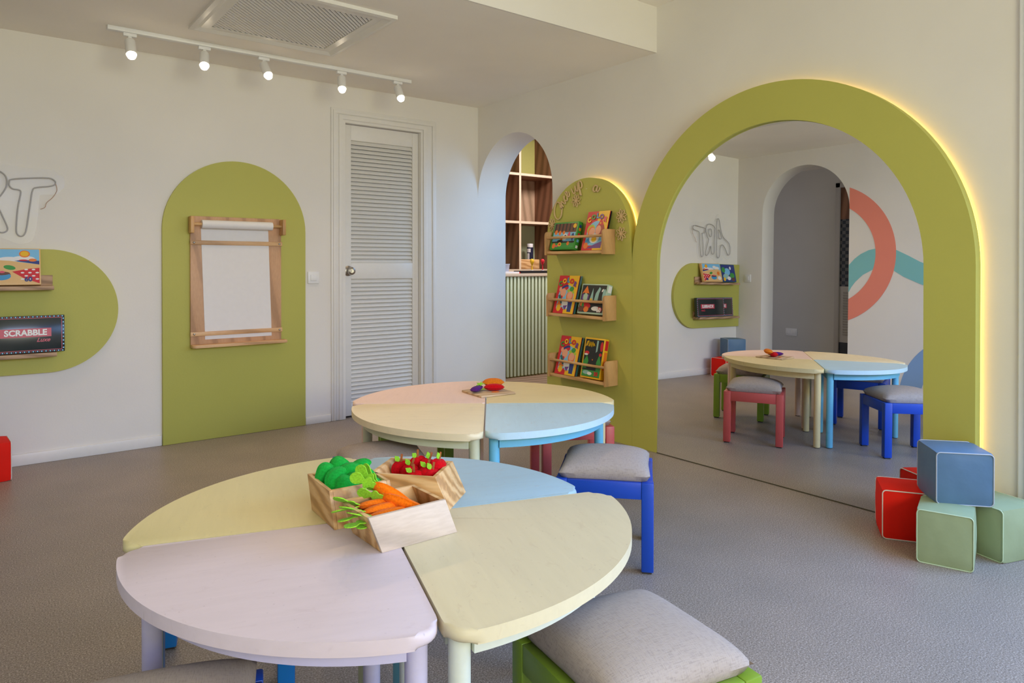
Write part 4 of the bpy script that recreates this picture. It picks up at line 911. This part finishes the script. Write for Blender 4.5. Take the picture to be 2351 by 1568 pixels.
# apples
ap = thing('felt_apple', 'x', 'felt apple'); lo = polar(lambda a: .0225*(1-.16*math.exp(-((a-math.pi/2)/.35)**2)+.03*math.cos(2*a)))
finish('felt_body', pillow(lo, .014), FR, ap, True)
s_ = box('stem', (-.0028, -.001, 0), (.0028, .001, .020), FB, ap); s_.location = (0, .019, .001); s_.rotation_euler = (R(-90), 0, R(-8))
leafo = [(0, 0), (.006, .006), (.007, .013), (.0, .023), (-.006, .013), (-.005, .006)]
l_ = finish('leaf', flat(leafo, .0016), FL, ap); l_.location = (-.005, .020, .003); l_.rotation_euler = (R(35), 0, R(38))
apos = [(-.055, .022, .072, -60, 75, 0), (-.022, .000, .070, -75, 80, 10), (-.012, .034, .084, -50, 85, -5), (.016, .030, .080, -45, 70, 20), (.030, -.014, .072, -80, 78, 0), (.048, .022, .084, -35, 72, 15), (.002, -.028, .064, -70, 85, -10), (.044, -.018, .068, -60, 70, 5)]
adesc = ['at the left end of the crate with an upright leaf', 'second from the left end of the crate', 'largest looking, rounded back towards us near the middle', 'in the middle with a wide leaf and brown stem', 'in front of the middle with leaf and stem leaning', 'at the right end of the crate, leaning on the rim', 'low against the front board with a leaf over it', 'low in the right corner of the crate']
ca, sa = math.cos(R(-50)), math.sin(R(-50))
for i, (x, y, z, a, b_, c) in enumerate(apos):
    xx = x-.020; wx, wy = acx+xx*ca-y*sa, acy+xx*sa+y*ca
    rot = (R(b_), R(c), R(a+35)); 
    if i == 0: ap.location = (wx, wy, TH+z-.008); ap.rotation_euler = rot; ap['label'] = 'red felt apple '+adesc[i]; ap['group'] = 'red felt apples in the crate'
    else: dup(ap, (wx, wy, TH+z-.008), rot, 'red felt apple '+adesc[i])
# carrots
def carrot_outline(n=40):
    P = []
    for i in range(n):
        a = 2*math.pi*i/n; x = .055*math.cos(a); w_ = .0205*(.35+.65*((x+.055)/.11))*abs(math.sin(a))**.8; P.append((x, math.copysign(w_, math.sin(a))))
    return P
ca_ = thing('felt_carrot', 'x', 'felt carrot'); finish('felt_body', pillow(carrot_outline(), .012), FO, ca_, True)
lf = [(0, -.004), (.012, -.005), (.018, -.010), (.026, -.009), (.030, -.004), (.044, -.010), (.056, -.008), (.062, 0), (.056, .008), (.044, .010), (.030, .004), (.026, .009), (.018, .010), (.012, .005), (0, .004)]
for dz, ry, rx in ((.002, -20, 0), (-.001, 5, 0)):
    l_ = finish('leaf', flat([(v.x, v.y*1.55) for v in smoothpath([(x, y, 0) for x, y in lf], 2, True)], .0022), FL, ca_); l_.location = (.050, 0, dz); l_.rotation_euler = (R(rx), R(ry), R(dz*2000))
cpos = [(-.020, .032, .072, 172, -4, 24), (-.024, .008, .070, 184, -2, 14), (-.028, -.020, .066, 190, -4, 6), (.010, .022, .086, 150, -30, 70), (.020, -.006, .074, 138, -16, 60), (.018, .036, .078, 128, -28, 65), (.004, -.034, .062, 176, 0, 0)]
cdesc = ['at the back left with leaves over the crate rim', 'second from the back, leaves pointing left', 'nearest the front left corner, leaves hanging flat', 'with upright clover-like leaves above the crate', 'in the middle under the crossing leaves', 'at the back, leaning up towards the right', 'low along the pale front board']
for i, (x, y, z, a, b_, c) in enumerate(cpos):
    wx, wy = ccx-.022+x, ccy+y; rot = (R(c), R(b_), R(a))
    if i == 0: ca_.location = (wx, wy, TH+z-.008); ca_.rotation_euler = rot; ca_['label'] = 'orange felt carrot '+cdesc[i]; ca_['group'] = 'orange felt carrots in the front crate'
    else: dup(ca_, (wx, wy, TH+z-.008), rot, 'orange felt carrot '+cdesc[i])

# serving board and felt food on the far table
bq = box('serving_board', (-.0925, -.0925, 0), (.0925, .0925, .009), wood('maple_board', (.66, .47, .27), (.58, .39, .20), 6, 'X', .5, 2), None, .003, loc=(-1.2790, -1.9180, TH+.0003), rot=(0, 0, R(-5)))
tag(bq, 'small square wooden serving board on the far table', 'board')
BT = TH+.0095
e = thing('felt_aubergine', 'purple felt aubergine with a lime cap at the left of the serving board', 'felt vegetable', (-1.325, -1.893, BT+.013), R(-150))
finish('felt_body', pillow([(x*1.0, y*1.25) for x, y in carrot_outline()], .013), FP, e, True)
st_ = [(math.cos(a)*(.022 if k % 2 else .009), math.sin(a)*(.022 if k % 2 else .009)) for k, a in enumerate([2*math.pi*i/10 for i in range(10)])]
l_ = finish('leafy_cap', flat(st_, .0025), FL, e); l_.location = (-.030, 0, .0165); l_.rotation_euler = (0, R(20), 0)
e = thing('felt_pepper', 'red felt pepper with a lime stalk at the front of the serving board', 'felt vegetable', (-1.252, -1.925, BT+.016), R(-36)); finish('felt_body', pillow(polar(lambda a: .048*(1-.45*abs(math.sin(a))**1.2)), .016), FR, e, True)
l_ = finish('stalk', flat([(v.x, v.y) for v in smoothpath([(0, -.004, 0), (.02, -.002, 0), (.04, -.004, 0), (.048, 0, 0), (.04, .004, 0), (.02, .004, 0), (0, .004, 0)], 2, True)], .004), FL, e); l_.location = (-.030, -.002, -.006); l_.rotation_euler = (0, R(8), R(170))
e = thing('felt_sweet_potato', 'plump orange felt sweet potato lying across the red pepper on the serving board', 'felt vegetable', (-1.235, -1.895, BT+.034), R(-36)); e.rotation_euler = (R(12), R(0), R(-36)); finish('felt_body', pillow(polar(lambda a: .050*(1-.42*abs(math.sin(a))**1.4)), .017), felt('amber_felt', (.72, .19, .01)), e, True)
e = thing('felt_carrot_slice', 'small flat orange felt piece under the red pepper', 'felt vegetable', (-1.270, -1.960, BT+.0015), R(-30)); finish('felt_body', pillow(polar(lambda a: .018*(1-.5*abs(math.sin(a)))), .0014, .001), FO, e, True)
